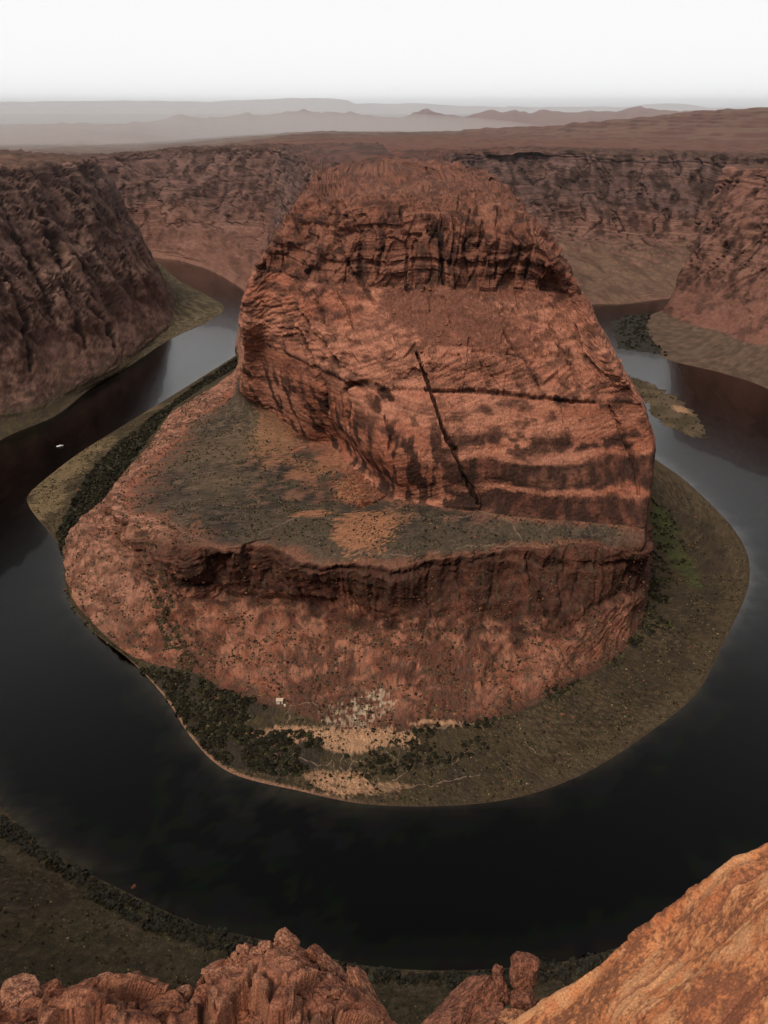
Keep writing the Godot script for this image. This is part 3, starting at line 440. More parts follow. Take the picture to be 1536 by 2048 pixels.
func displace(L: Loft, inner: bool) -> void:
	var nv := L.nv
	for i in L.nu:
		var kd := L.kind[i]
		var s := L.stat[i]
		for j in nv:
			var k := i * nv + j
			var r := L.rowc[j]
			var p := L.pos[k]
			var n := L.nor[k]
			var steep := clampf((0.96 - n.y) / 0.3, 0.0, 1.0)
			var wet := clampf((r - 0.95) * 3.0, 0.0, 1.0)
			var far := clampf((p.length() - 800.0) / 800.0, 0.0, 1.0)
			var d := 0.0
			var joints := n_mid.get_noise_3d(p.x * 0.035, p.y * 0.006, p.z * 0.035)
			var bulk := n_big.get_noise_3d(p.x * 0.011, p.y * 0.012, p.z * 0.011)
			var fine := n_fine.get_noise_3d(p.x * 0.11, p.y * 0.11, p.z * 0.11)
			var warp := n_warp.get_noise_3d(p.x * 0.009, p.y * 0.009, p.z * 0.009)
			# bedding: beds of uneven thickness, each set out or back a little
			var hh := p.y + warp * 9.0 + p.x * 0.02
			var bed := hh / 6.5 + 0.7 * sin(hh * 0.21)
			var fb := bed - floorf(bed)
			var bedout := hash1(floorf(bed))
			bedout = lerpf(bedout, hash1(floorf(bed) + 1.0), smoothstep(0.86, 1.0, fb)) - 0.5
			var thin := hh / 1.9 + 1.5 * warp
			var ft := thin - floorf(thin)
			var lam := smoothstep(0.0, 0.25, ft) * (1.0 - smoothstep(0.8, 1.0, ft))
			var cross := 0.0
			if kd > 0.5 and r > 2.0 and r < 9.5:
				var cb := p.y * 0.85 - p.x * 0.32 + p.z * 0.1 + warp * 6.0
				cross = n_mid.get_noise_2d(cb * 0.42, bulk * 3.0 + p.x * 0.012) * 1.1 + n_fine.get_noise_2d(cb * 0.9, p.x * 0.03) * 0.5
				if r > 7.6: cross *= 1.0 - 0.85 * smoothstep(13.0, 17.0, s + (r - 8.0) * 3.0) * (1.0 - smoothstep(22.0, 26.0, s - (r - 8.0) * 3.0))
			if r < 2.0:
				d = (fine * 0.5 + bulk * 1.2) * wet * clampf(2.2 - r, 0.2, 1.0)
			elif kd > 0.5 and r < 4.0:
				var x := (r - 2.0) * 0.5
				d = bulk * 5.5 * x * (1.0 - x) * 4.0 + fine * 0.9 + joints * 2.6 + bedout * 2.8 * smoothstep(2.0, 2.3, r) + cross * 0.8 + 2.2 * exp(-pow((r + bulk * 0.3 - 3.9) / 0.12, 2.0)) - 2.6 * exp(-pow((r + bulk * 0.4 - 3.05) / 0.1, 2.0)) + 1.6 * exp(-pow((r + bulk * 0.5 - 2.85) / 0.12, 2.0))
				var ridge := 1.0 - absf(joints) * 5.0
				if r > 2.8: d -= maxf(0.0, ridge) * 2.2 * sin((r - 2.8) / 1.2 * PI)
			elif kd > 0.5 and r < 5.0:
				var y := r - 4.0
				d = fine * 0.35 + bulk * 1.6 * sin(y * PI)
			elif r >= 11.0:
				d = fine * 0.7 + bulk * 2.0
				var led := n_mid.get_noise_2d(p.x * 0.012, p.z * 0.022) * 5.0 + bulk * 2.0
				d += (floorf(led) + smoothstep(0.4, 0.6, led - floorf(led))) * 1.3
				var step := (p.y + bulk * 6.0) / 2.6
				d += (smoothstep(0.35, 0.65, step - floorf(step)) - 0.5) * 1.4
			else:
				var soft := 0.0
				var block := 0.0
				if kd > 0.5:
					if r < 7.0:
						d = bulk * 3.0 * clampf(r - 5.0, 0.0, 1.0) + bedout * 0.8 * clampf((r - 5.0) * 2.0, 0.0, 1.0) + fine * 0.45 + cross * 0.35 + joints * 1.0 * clampf((7.0 - r) * 2.0, 0.0, 1.0)
						soft = 1.0
					elif r < 9.0:
						var z := clampf(minf(r - 7.0, 9.2 - r) * 3.0, 0.2, 1.0)
						d = bulk * 4.0 * z + fine * 0.6 + bedout * 1.2 * z + lam * 0.3 + cross * z + joints * 2.0 * z + n_cell.get_noise_3d(p.x * 0.09, p.y * 0.09, p.z * 0.09) * 1.3 * z
						soft = 0.7
					else:
						block = 1.0
				else:
					block = 0.85
					if r < 5.0: block = lerpf(0.25, 0.7, (r - 2.0) / 3.0)
				if block > 0.0 and kd > 0.5:
					# broken caprock: columns, slots and ledges
					var col := n_cell.get_noise_3d(p.x * 0.06 + warp, p.y * 0.014, p.z * 0.06)
					var blk := n_cell.get_noise_3d(p.x * 0.13, hh * 0.11, p.z * 0.13 + 40.0)
					var slot := 1.0 - smoothstep(0.0, 0.1, n_edge.get_noise_3d(p.x * 0.06 + warp, p.y * 0.014, p.z * 0.06) + 1.0)
					var up := 1.0 if r < 10.1 else 0.5
					d += up * (col * 3.3 + blk * 1.8 - slot * 2.0 + joints * 3.0 + fine * 0.6 + bulk * 4.0) + bedout * 3.2 + lam * 0.4
				elif block > 0.0:
					# other walls: ribs and slots that lean, thick beds, scree below
					var rib := wall_rib(p, inner)
					var low := smoothstep(1.9, 4.0, r)
					var cap := smoothstep(6.0, 8.5, r)
					d -= (1.0 - smoothstep(0.0, 0.05, absf(rib.x + 0.05))) * 7.0 * low * smoothstep(3.0, 5.0, r)
					var calm := 0.45 if not inner and s > 22.0 else 1.0
					d += calm * (rib.x * 7.0 + 1.0 - maxf(0.0, rib.y - 0.1) * 8.0 - maxf(0.0, rib.z - 0.12) * 2.5) * low + bulk * 8.0 * (0.4 + low * 0.6)
					d -= maxf(0.0, 0.2 - absf(n_mid.get_noise_3d(p.x * 0.02, p.y * 0.003, p.z * 0.02))) * 10.0 * (1.0 - low) * clampf(r - 1.9, 0.0, 1.0)
					d += bedout * (1.0 + 3.0 * cap) + lam * 0.4 + fine * 0.6
					# a shelf part way up
					d += (4.0 * exp(-pow((r + bulk - 6.3) / 0.35, 2.0)) - 4.0 * exp(-pow((r + bulk - 6.9) / 0.3, 2.0))) * (1.0 if inner and p.x > 0.0 else 0.4)
			# the ground is kept above the water
			var at := p + n * (d * wet - L.groove[k])
			# the edge of the bench is bitten into bays and noses
			if kd > 0.5 and inner and r > 2.4 and r < 5.0:
				var side := Vector3(n.x, 0.0, n.z).normalized()
				var bay := n_mid.get_noise_2d(p.x * 0.022 + 5.0, p.z * 0.022) * 7.0 + n_fine.get_noise_2d(p.x * 0.06, p.z * 0.06) * 3.0
				at += side * bay * exp(-pow((r - 3.75) / 0.5, 2.0)) * (1.0 if n.y < 0.99 else 0.0)
			# the block left of the great cleft stands proud of the one to its right
			if kd > 0.5 and inner and r > 5.0 and r < 7.9:
				var sc := lerpf(22.9, 17.8, (r - 5.05) / 2.8) - s
				if sc > 0.0: at += n * 3.2 * exp(-sc / 2.2) * smoothstep(0.0, 0.06, sc) * smoothstep(7.9, 7.4, r)
			# ledges: the slope is cut into treads and risers along the beds
			if kd > 0.5 and inner and ((r > 10.0 and r < 11.7) or (r > 2.2 and r < 4.0)):
				var cap2 := r > 5.0
				var per := 3.4 if cap2 else 7.5
				var z0 := (at.y + warp * (8.0 if cap2 else 16.0) + bulk * 3.0) / per
				var fz := z0 - floorf(z0)
				var k2 := (0.85 if cap2 else 0.55) * smoothstep(0.0, 0.25, minf(r - (10.0 if cap2 else 2.2), (11.7 if cap2 else 4.0) - r)) * clampf(0.7 + 1.5 * joints, 0.2, 1.0)
				at.y += (smoothstep(0.35, 0.75, fz) - fz) * per * k2
			if r > 1.0 and r < 2.6: at.y = maxf(at.y, minf(0.5, (r - 1.0) * 4.0) + 0.25 * fine * wet)
			L.pos[k] = at
	grid_normals(L)

func loft_mesh(L: Loft, i0: int, i1: int, j0: int, j1: int, flip: bool) -> ArrayMesh:
	var v := PackedVector3Array()
	var nn := PackedVector3Array()
	var cc := PackedColorArray()
	var idx := PackedInt32Array()
	var w := j1 - j0 + 1
	var sgn := -1.0 if flip else 1.0
	for i in range(i0, i1 + 1):
		for j in range(j0, j1 + 1):
			var k := i * L.nv + j
			v.append(L.pos[k])
			nn.append(L.nor[k] * sgn)
			cc.append(L.col[k])
	for i in i1 - i0:
		for j in j1 - j0:
			var a := i * w + j
			var b := a + w
			if flip: idx.append_array(PackedInt32Array([a, b, a + 1, a + 1, b, b + 1]))
			else: idx.append_array(PackedInt32Array([a, a + 1, b, b, a + 1, b + 1]))
	return array_mesh(v, nn, cc, idx)

func array_mesh(v: PackedVector3Array, nn: PackedVector3Array, cc: PackedColorArray, idx: PackedInt32Array) -> ArrayMesh:
	var a := []
	a.resize(Mesh.ARRAY_MAX)
	a[Mesh.ARRAY_VERTEX] = v
	a[Mesh.ARRAY_NORMAL] = nn
	if cc.size(): a[Mesh.ARRAY_COLOR] = cc
	a[Mesh.ARRAY_INDEX] = idx
	var m := ArrayMesh.new()
	m.add_surface_from_arrays(Mesh.PRIMITIVE_TRIANGLES, a)
	return m

# ---------------------------------------------------------------- colours (linear)
const RED := Color(0.42, 0.152, 0.094)
const PINK := Color(0.54, 0.232, 0.152)
const BROWN := Color(0.17, 0.074, 0.052)
const VARNISH := Color(0.045, 0.025, 0.021)
const SOIL := Color(0.27, 0.12, 0.08)
const SANDY := Color(0.52, 0.29, 0.17)
const SCRUB := Color(0.102, 0.077, 0.055)
const SCRUB_DARK := Color(0.05, 0.041, 0.035)
const OLIVE_C := Color(0.13, 0.098, 0.055)
const AREA_COLOR := [Color(0.55, 0.31, 0.185), Color(0.6, 0.46, 0.33), Color(0.42, 0.19, 0.105), Color(0.17, 0.115, 0.075), Color(0.1, 0.085, 0.045), Color(0.05, 0.042, 0.03), Color(0.24, 0.17, 0.095), Color(0.075, 0.082, 0.032)]

func area_tint(c: Color, p: Vector3, speck: float) -> Color:
	for e in areas:
		var dx: float = p.x - e[0]
		var dz: float = p.z - e[1]
		var rx: float = e[2]
		var rz: float = e[3]
		if absf(dx) > rx + rz or absf(dz) > rx + rz: continue
		var cs := cos(e[4])
		var sn := sin(e[4])
		var u := (dx * cs - dz * sn) / rx
		var w := (dx * sn + dz * cs) / rz
		var q := u * u + w * w
		if q < 1.8:
			var f: float = clampf((1.15 - q + speck * 1.3) * 2.2, 0.0, 1.0) * minf(e[6], 1.0)
			if int(e[5]) == 1: f *= smoothstep(-0.05, 0.2, n_mid.get_noise_3d(p.x * 0.22, p.y * 0.22, p.z * 0.22) + speck * 0.3)
			c = c.lerp(AREA_COLOR[int(e[5])], f * 0.9)
	return c

func paint(L: Loft, inner: bool) -> void:
	var brushes := [brush_left, brush_front]
	var nv := L.nv
	L.col.resize(L.nu * nv)
	for i in L.nu:
		var kd := L.kind[i]
		var s := L.stat[i]
		for j in nv:
			var k := i * nv + j
			var r := L.rowc[j]
			var p := L.pos[k]
			var n := L.nor[k]
			var flat := smoothstep(0.72, 0.93, absf(n.y))
			var big := n_big.get_noise_3d(p.x * 0.013 + 50.0, p.y * 0.02, p.z * 0.013)
			var mid := n_mid.get_noise_3d(p.x * 0.06, p.y * 0.09, p.z * 0.06 + 30.0)
			var fine := n_fine.get_noise_3d(p.x * 0.3, p.y * 0.3, p.z * 0.3)
			var sx := p.x + (p.y * 0.4 if inner and kd < 0.5 and p.x > 0.0 else 0.0)
			var sz := p.z - (0.0 if inner else 0.45 * p.y)
			var sf := 0.09 if kd > 0.5 else (0.034 if inner else 0.05)
			var streak := n_mid.get_noise_3d(sx * sf + 9.0, p.y * (0.011 if kd > 0.5 else 0.0055), sz * sf)
			var hh := p.y + 6.0 * n_warp.get_noise_3d(p.x * 0.009, p.y * 0.009, p.z * 0.009)
			var band := n_warp.get_noise_2d(hh * 0.16, 7.0) * 0.6 + n_warp.get_noise_2d(hh * 0.55, 3.0) * 0.4
			var c := RED.lerp(PINK, clampf(0.5 + big * 1.2 + band * 0.8, 0.0, 1.0))
			c = c.lerp(BROWN, clampf(0.15 + mid * 1.1 - band * 0.7, 0.0, 0.9))
			var varn_dark := 0.0
			if kd > 0.5 and inner:
				if r < 2.0:
					var x := r - 1.0
					var right := smoothstep(24.0, 28.0, s)
					c = OLIVE_C.lerp(SCRUB, clampf(0.4 + mid * 1.6, 0.0, 1.0))
					c = c.lerp(Color(0.1, 0.07, 0.046), right * 0.6)
					c = c.lerp(Color(0.19, 0.135, 0.08), clampf(fine * 1.8 + big - 0.15, 0.0, 0.8))
					c = c.lerp(Color(0.16, 0.105, 0.07), (1.0 - smoothstep(0.0, 0.08, x)) * 0.7)
					c = c.lerp(Color(0.2, 0.142, 0.085), right * smoothstep(0.02, 0.1, x) * (1.0 - smoothstep(0.2, 0.42, x + mid * 0.15)) * 0.5)
					c = c * 0.66
					var strip := (1.0 - smoothstep(0.05, 0.12, x + mid * 0.04)) * smoothstep(18.6, 19.4, s) * (1.0 - smoothstep(22.6, 24.5, s))
					c = c.lerp(Color(0.36, 0.2, 0.13), strip)
					var q2 := Vector2(p.x, p.z)
					for bp in brushes:
						if Geometry2D.is_point_in_polygon(q2, bp): c = c.lerp(SCRUB_DARK, 0.75 * (1.0 - strip))
					c = area_tint(c, p, fine * 0.8 + mid * 0.5)
				elif r < 4.0:
					var cb2 := p.y * 0.85 - p.x * 0.32 + p.z * 0.1 + big * 14.0
					var lay := n_mid.get_noise_2d(cb2 * 0.4, p.x * 0.012)
					var upper := smoothstep(2.75, 3.15, r + mid * 0.5)
					var salmon := PINK.lerp(RED, clampf(0.5 + mid * 1.4, 0.0, 1.0))
					var dusk := smoothstep(0.0, 0.4, mid * 0.7 + fine * 0.4 + lay * 0.8 + big * 1.2 + 0.5 * n_big.get_noise_2d(p.x * 0.03, p.z * 0.03 + 70.0) - 0.02) * 0.85
					salmon = salmon.lerp(BROWN, dusk)
					var lobe := 1.0 - smoothstep(17.8, 19.0, s)
					var rake := n_mid.get_noise_2d((p.x + p.z * 0.5) * 0.022 + fine * 0.12, (p.x * 0.5 - p.z) * 0.11 + mid * 0.3)
					salmon = salmon * 0.8
					salmon = salmon.lerp(Color(0.54, 0.26, 0.18).lerp(BROWN, smoothstep(-0.05, 0.22, rake + fine * 0.2) * 0.8), lobe * 0.75)
					var dark := Color(0.075, 0.034, 0.026).lerp(Color(0.21, 0.08, 0.053), clampf(0.1 + big + mid * 1.5 + lay * 0.6, 0.0, 1.0))
					c = salmon.lerp(dark, upper * smoothstep(16.0, 18.5, s) * 0.9)
					c = c.lerp(BROWN, smoothstep(26.0, 30.0, s) * 0.45)
					c = c.lerp(BROWN * 0.8, (1.0 - smoothstep(2.0, 2.25, r + mid * 0.2)) * smoothstep(19.0, 21.0, s))
					c = c.lerp(SCRUB, smoothstep(0.12, 0.3, n_fine.get_noise_3d(p.x * 0.16, p.y * 0.1, p.z * 0.16) + flat * 0.1) * 0.55)
					c = area_tint(c, p, fine + mid * 0.5)
					varn_dark = clampf(streak * 1.6 + mid - 0.25, 0.0, 0.7) * (1.0 - flat) * upper
				elif r < 5.0:
					var y := r - 4.0
					var left := 1.0 - smoothstep(13.0, 17.0, s)
					c = SCRUB.lerp(SCRUB_DARK, clampf(0.5 + big * 2.0 + mid, 0.0, 1.0))
					c = c.lerp(Color(0.175, 0.122, 0.088), clampf(0.1 + mid * 1.9 + fine * 1.1 + big * 0.5, 0.0, 0.9) * (0.6 + left * 0.35))
					var bare := (1.0 - smoothstep(0.0, 0.2 + 0.05 * left, y + mid * 0.16 + fine * 0.06)) + smoothstep(0.78, 1.0, y + mid * 0.2 + fine * 0.08) * 0.8
					c = c.lerp(SOIL, clampf(bare, 0.0, 1.0) * 0.85)
					c = c.lerp(RED, (1.0 - smoothstep(0.0, 0.09, y + mid * 0.06)) * left * 0.8)
					c = c.lerp(RED * 0.8, smoothstep(0.55, 0.9, y + mid * 0.4) * left * 0.5)
					c = c.lerp(BROWN, smoothstep(28.5, 30.0, s) * 0.7)
					c = area_tint(c, p, fine + mid * 0.5)
				elif r < 7.0:
					var right := smoothstep(19.0, 23.0, s)
					var rr := r + mid * 0.07 + big * 0.12 + fine * 0.04
					var dk := smoothstep(5.42, 5.36, rr) * (0.9 + streak * 0.5)
					dk += smoothstep(5.47, 5.52, rr) * smoothstep(5.95, 5.86, rr) * (0.86 + streak * 0.6)
					dk += smoothstep(6.02, 6.1, rr) * smoothstep(6.5, 6.25, rr) * smoothstep(-0.05, 0.2, mid + big) * 0.8
					dk += smoothstep(6.3, 6.5, rr) * smoothstep(0.12, 0.35, mid + band * 0.5) * 0.5
					varn_dark = right * clampf(dk, 0.0, 0.95)
					var left := 1.0 - right
					varn_dark += left * clampf(smoothstep(0.02, 0.22, streak + mid * 0.35) * (1.0 - smoothstep(6.2, 6.9, r + mid * 0.3)) * 0.85, 0.0, 0.9)
				elif r < 8.0:
					c = c.lerp(PINK, 0.45)
					c = c.lerp(BROWN, smoothstep(0.1, 0.4, n_mid.get_noise_2d((p.y * 0.85 - p.x * 0.32) * 0.4, p.x * 0.015) + fine * 0.3) * 0.6)
					varn_dark = smoothstep(0.1, 0.4, mid + streak * 0.4) * 0.45 + (1.0 - smoothstep(7.0, 7.12, r)) * clampf(0.5 + streak * 3.0, 0.0, 1.0) * 0.7
				elif r < 9.0:
					var wob := big * 7.0 + mid * 5.0 + fine * 2.0
					var tal := smoothstep(0.0, 2.5, s - 13.5 - (9.0 - r) * 3.0 + wob) * (1.0 - smoothstep(23.0, 26.0, s + wob - (r - 8.0) * 3.5))
					var cb3 := p.y * 0.85 - p.x * 0.32 + p.z * 0.1 + big * 10.0
					c = c.lerp(BROWN, smoothstep(0.0, 0.4, n_mid.get_noise_2d(cb3 * 0.4, p.x * 0.012) + fine * 0.35) * 0.7)
					c = c.lerp(Color(0.19, 0.078, 0.054).lerp(Color(0.25, 0.12, 0.09), clampf(fine * 1.6 - 0.2, 0.0, 1.0)), tal * 0.85)
					varn_dark = smoothstep(0.12, 0.4, mid) * 0.4 * (1.0 - tal)
				elif r < 10.6:
					c = c.lerp(BROWN, 0.62)
					varn_dark = smoothstep(0.02, 0.4, streak + mid * 0.7) * 0.65
				else:
					c = c.lerp(Color(0.2, 0.088, 0.062), 0.75)
					var tread := n_mid.get_noise_2d(p.x * 0.012, p.z * 0.022) * 5.0 + n_mid.get_noise_2d(p.x * 0.03, p.z * 0.1)
					c = c.lerp(Color(0.085, 0.043, 0.034), smoothstep(0.55, 0.7, tread - floorf(tread)) * 0.6)
					varn_dark = smoothstep(0.05, 0.4, mid + fine * 0.5) * 0.4
			elif inner or s < 11.5 or s > 21.5:
				# the other canyon walls
				var rib := wall_rib(p, inner)
				var talus := flat * (1.0 - smoothstep(4.0, 5.5, r)) * (1.0 - kd)
				var pale := clampf(0.5 + mid * 1.1 + big * 1.0 + band * 0.5, 0.0, 1.0)
				c = Color(0.16, 0.085, 0.065).lerp(Color(0.34, 0.19, 0.148), pale)
				if not inner:
					var tier := r + rib.x * 1.2 + big * 0.8
					c = c.lerp(Color(0.38, 0.22, 0.17), smoothstep(3.9, 4.6, tier) * smoothstep(6.9, 6.2, tier) * 0.55)
					c = c.lerp(Color(0.15, 0.088, 0.072), smoothstep(6.6, 7.4, tier) * smoothstep(11.0, 10.2, tier) * 0.6)
				if inner:
					c = c.lerp(Color(0.33, 0.155, 0.12), 0.35)
					c = c.lerp(Color(0.13, 0.085, 0.078), smoothstep(5.6, 7.2, r + big + rib.x) * (0.55 if s < 9.0 else 0.75))
					c = c.lerp(Color(0.38, 0.2, 0.155), smoothstep(0.1, 0.35, band) * 0.4)
				varn_dark = (smoothstep(0.08, 0.26, rib.y + fine * 0.1) * 0.75 + smoothstep(0.1, 0.3, rib.z + mid * 0.15) * 0.5 + smoothstep(0.05, 0.4, -rib.x) * 0.35) * smoothstep(2.2, 4.2, r) * (1.0 - flat * 0.5)  # slots and clefts darkened where the wall is carved back
				varn_dark += smoothstep(0.0, 0.3, streak + mid * 0.3) * 0.45 * smoothstep(5.0, 7.0, r)
				varn_dark = varn_dark * 0.8 + (1.0 - smoothstep(0.015, 0.07, absf(rib.x + 0.05))) * 0.7 * smoothstep(3.0, 5.0, r)
				var strat := n_warp.get_noise_2d(hh * 0.22, 11.0)
				varn_dark += smoothstep(0.25, 0.45, strat) * 0.4 * smoothstep(3.5, 5.5, r)
				varn_dark = clampf(varn_dark * (1.0 if inner else 0.8), 0.0, 0.85)
				if inner and s < 9.0: varn_dark *= 0.5 + 0.5 * smoothstep(4.5, 7.0, r + streak)
				var tal := Color(0.155, 0.098, 0.07).lerp(Color(0.2, 0.13, 0.085), clampf(0.5 + mid * 1.5, 0.0, 1.0))
				if inner and s < 9.0: tal = Color(0.24, 0.115, 0.085)
				var gul := n_mid.get_noise_3d((p.x + p.y * 0.9) * 0.03, 3.0, p.z * 0.008)
				tal = tal.lerp(tal * 0.5, smoothstep(0.05, 0.3, gul + fine * 0.25) * 0.8)
				c = c.lerp(tal, talus * 0.8)
				if not inner:
					if s < 12.0:
						c = c.lerp(SCRUB, (1.0 - smoothstep(1.9, 2.8, r + mid * 0.9)) * 0.6)
					if r < 2.05:
						c = OLIVE_C.lerp(SCRUB, clampf(0.5 + mid * 1.6, 0.0, 1.0)) if s < 12.0 else Color(0.19, 0.125, 0.09).lerp(Color(0.12, 0.08, 0.058), clampf(0.5 + mid * 1.5, 0.0, 1.0))
						if s < 6.5: c = c.lerp(Color(0.24, 0.19, 0.115), clampf(0.3 + fine * 2.0, 0.0, 1.0))
					elif s > 22.0:
						c = c.lerp(Color(0.38, 0.165, 0.118), 0.45)
						varn_dark = clampf(varn_dark + smoothstep(0.05, 0.25, big + mid * 0.4) * 0.5 * (1.0 - smoothstep(5.5, 7.5, r)), 0.0, 0.88)
						c = c.lerp(Color(0.25, 0.115, 0.088), (1.0 - smoothstep(2.2, 3.2, r)) * 0.7)
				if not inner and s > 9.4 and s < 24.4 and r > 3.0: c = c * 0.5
				if r > 10.6 and inner:
					var neck := smoothstep(4.0, 5.5, s) * (1.0 - smoothstep(37.2, 38.5, s))
					var tread := n_mid.get_noise_2d(p.x * 0.012, p.z * 0.022) * 5.0 + n_mid.get_noise_2d(p.x * 0.03, p.z * 0.1)
					var cc2 := Color(0.15, 0.085, 0.062).lerp(Color(0.2, 0.085, 0.06), neck)
					cc2 = cc2.lerp(Color(0.09, 0.045, 0.036), smoothstep(0.55, 0.7, tread - floorf(tread)) * 0.6)
					c = c.lerp(cc2, smoothstep(10.6, 11.0, r) * 0.85)
				elif r > 11.0: c = c.lerp(Color(0.15, 0.085, 0.062), 0.75)
			else:
				# the slope under the near rim
				c = Color(0.08, 0.064, 0.038).lerp(Color(0.125, 0.095, 0.055), clampf(0.5 + big * 1.5 + mid, 0.0, 1.0))
				c = c.lerp(Color(0.05, 0.042, 0.03), smoothstep(0.1, 0.4, big + mid * 0.4) * 0.7)
				c = c.lerp(Color(0.16, 0.11, 0.07), clampf(fine * 1.6 - 0.1, 0.0, 0.6))
				if r > 4.5: c = c.lerp(Color(0.13, 0.07, 0.052), smoothstep(4.5, 6.0, r))
			if r > 2.0 and not (kd > 0.5 and r > 4.0 and r < 5.0) and r < 11.5:
				var thin := hh / 1.9 + 1.5 * big
				if r > 7.6 and r < 9.6 and kd > 0.5: thin = (p.y * 0.85 - p.x * 0.32 + big * 8.0) / 1.7
				var ft := thin - floorf(thin)
				var gap := (1.0 - smoothstep(0.0, 0.2, ft)) + smoothstep(0.85, 1.0, ft)
				varn_dark += gap * (0.15 + 0.4 * hash1(floorf(thin))) * clampf(0.55 + mid * 2.0, 0.0, 1.0) * (0.35 if flat > 0.8 and r < 4.0 else 0.8)  # recesses between the thin beds darkened
			c = c.lerp(VARNISH, clampf(varn_dark, 0.0, 0.95))
			c = c.lerp(Color(0.02, 0.014, 0.012), clampf((L.groove[k] * 0.24 - 0.2) * (1.0 + mid * 1.5), 0.0, 0.78))  # shadow inside the cracks painted in, near black with groove depth
			var speck := n_fine.get_noise_3d(p.x * 0.9 + 7.0, p.y * 0.9, p.z * 0.9)
			var g := 1.0 + fine * 0.35 + speck * (0.5 if kd > 0.5 and (r < 2.0 or (r > 4.0 and r < 5.0)) else 0.3)
			L.col[k] = Color(c.r * g, c.g * g, c.b * g)

# ---------------------------------------------------------------- scene
var bush_meshes: Array[ArrayMesh] = []
var rock_albedo: NoiseTexture2D
var rock_bump: NoiseTexture2D

func _ready() -> void:
	rng.seed = 11
	# camera
	var cam := Camera3D.new()
	cam.name = "camera"
	add_child(cam)
	cam.position = Vector3(0, 300, 0)
	cam.rotation_degrees = Vector3(-27.6, 0, 0)
	cam.fov = 67.0
	cam.near = 0.2
	cam.far = 80000.0
	cam.current = true
	# sky, haze and exposure
	var env := Environment.new()
	env.background_mode = Environment.BG_SKY
	var sm := ProceduralSkyMaterial.new()
	sm.sky_horizon_color = Color(1.0, 1.0, 1.0)
	sm.sky_top_color = Color(0.43, 0.43, 0.435)
	sm.sky_curve = 1.2
	sm.ground_horizon_color = Color(0.8, 0.78, 0.77)
	sm.ground_bottom_color = Color(0.3, 0.25, 0.22)
	sm.sun_angle_max = 1.0
	sm.energy_multiplier = 0.525
	var sky := Sky.new()
	sky.sky_material = sm
	env.sky = sky
	env.tonemap_mode = Environment.TONE_MAPPER_LINEAR
	env.tonemap_exposure = 1.95
	env.volumetric_fog_enabled = true
	env.volumetric_fog_density = 0.000022
	env.volumetric_fog_albedo = Color(0.96, 0.96, 0.97)
	env.volumetric_fog_anisotropy = 0.88
	env.sdfgi_enabled = true
	env.ssao_enabled = true
	env.ssil_enabled = true
	var we := WorldEnvironment.new()
	we.name = "world_environment"
	we.environment = env
	add_child(we)
	var sun := DirectionalLight3D.new()
	sun.name = "overcast_sun"
	sun.light_energy = 0.5
	sun.light_angular_distance = 20.0
	sun.light_color = Color(1.0, 0.95, 0.88)
	sun.shadow_enabled = true
	sun.rotation_degrees = Vector3(-52, -36, 0)
	add_child(sun)

	noise(n_big, 3, FastNoiseLite.TYPE_SIMPLEX, 3)
	noise(n_mid, 5, FastNoiseLite.TYPE_SIMPLEX, 3)
	noise(n_fine, 7, FastNoiseLite.TYPE_SIMPLEX, 4, 0.6)
	noise(n_warp, 9, FastNoiseLite.TYPE_SIMPLEX, 2)
	noise(n_cell, 13, FastNoiseLite.TYPE_CELLULAR, 1)
	n_cell.cellular_return_type = FastNoiseLite.RETURN_CELL_VALUE
	n_cell.cellular_jitter = 0.9
	noise(n_edge, 17, FastNoiseLite.TYPE_CELLULAR, 1)
	n_edge.cellular_return_type = FastNoiseLite.RETURN_DISTANCE2_SUB
	n_edge.cellular_jitter = 0.9
	noise(n_pit, 19, FastNoiseLite.TYPE_CELLULAR, 1)
	n_pit.cellular_return_type = FastNoiseLite.RETURN_DISTANCE
	rock_albedo = grain_texture(0.03, 0.7, 1.0, 21)
	rock_bump = grain_texture(0.012, 0.0, 1.0, 22)
	var canyon_rock := rock_material("canyon_sandstone", 38.0, 50.0, rock_albedo, rock_bump)
	ground.resize(RW * RH)
	ground_n.resize(RW * RH)

	build_canyon(canyon_rock)
	build_water()
	build_bars(canyon_rock)
	build_far(canyon_rock)
	fill_ground()
	make_bushes()
	build_trails()
	build_brush()
	build_small_things()
	build_near_rocks()

func cut_mesh(called: String, L: Loft, s0: float, s1: float, r0: float, r1: float, mat: Material, label: String, category: String, flip := false) -> void:
	var i0 := maxi(L.stat.bsearch(s0) , 0)
	var i1 := mini(L.stat.bsearch(s1), L.nu - 1)
	var j0 := L.rowc.bsearch(r0)
	var j1 := mini(L.rowc.bsearch(r1), L.nv - 1)
	structure(put(called, loft_mesh(L, i0, i1, j0, j1, flip), mat), label, category)

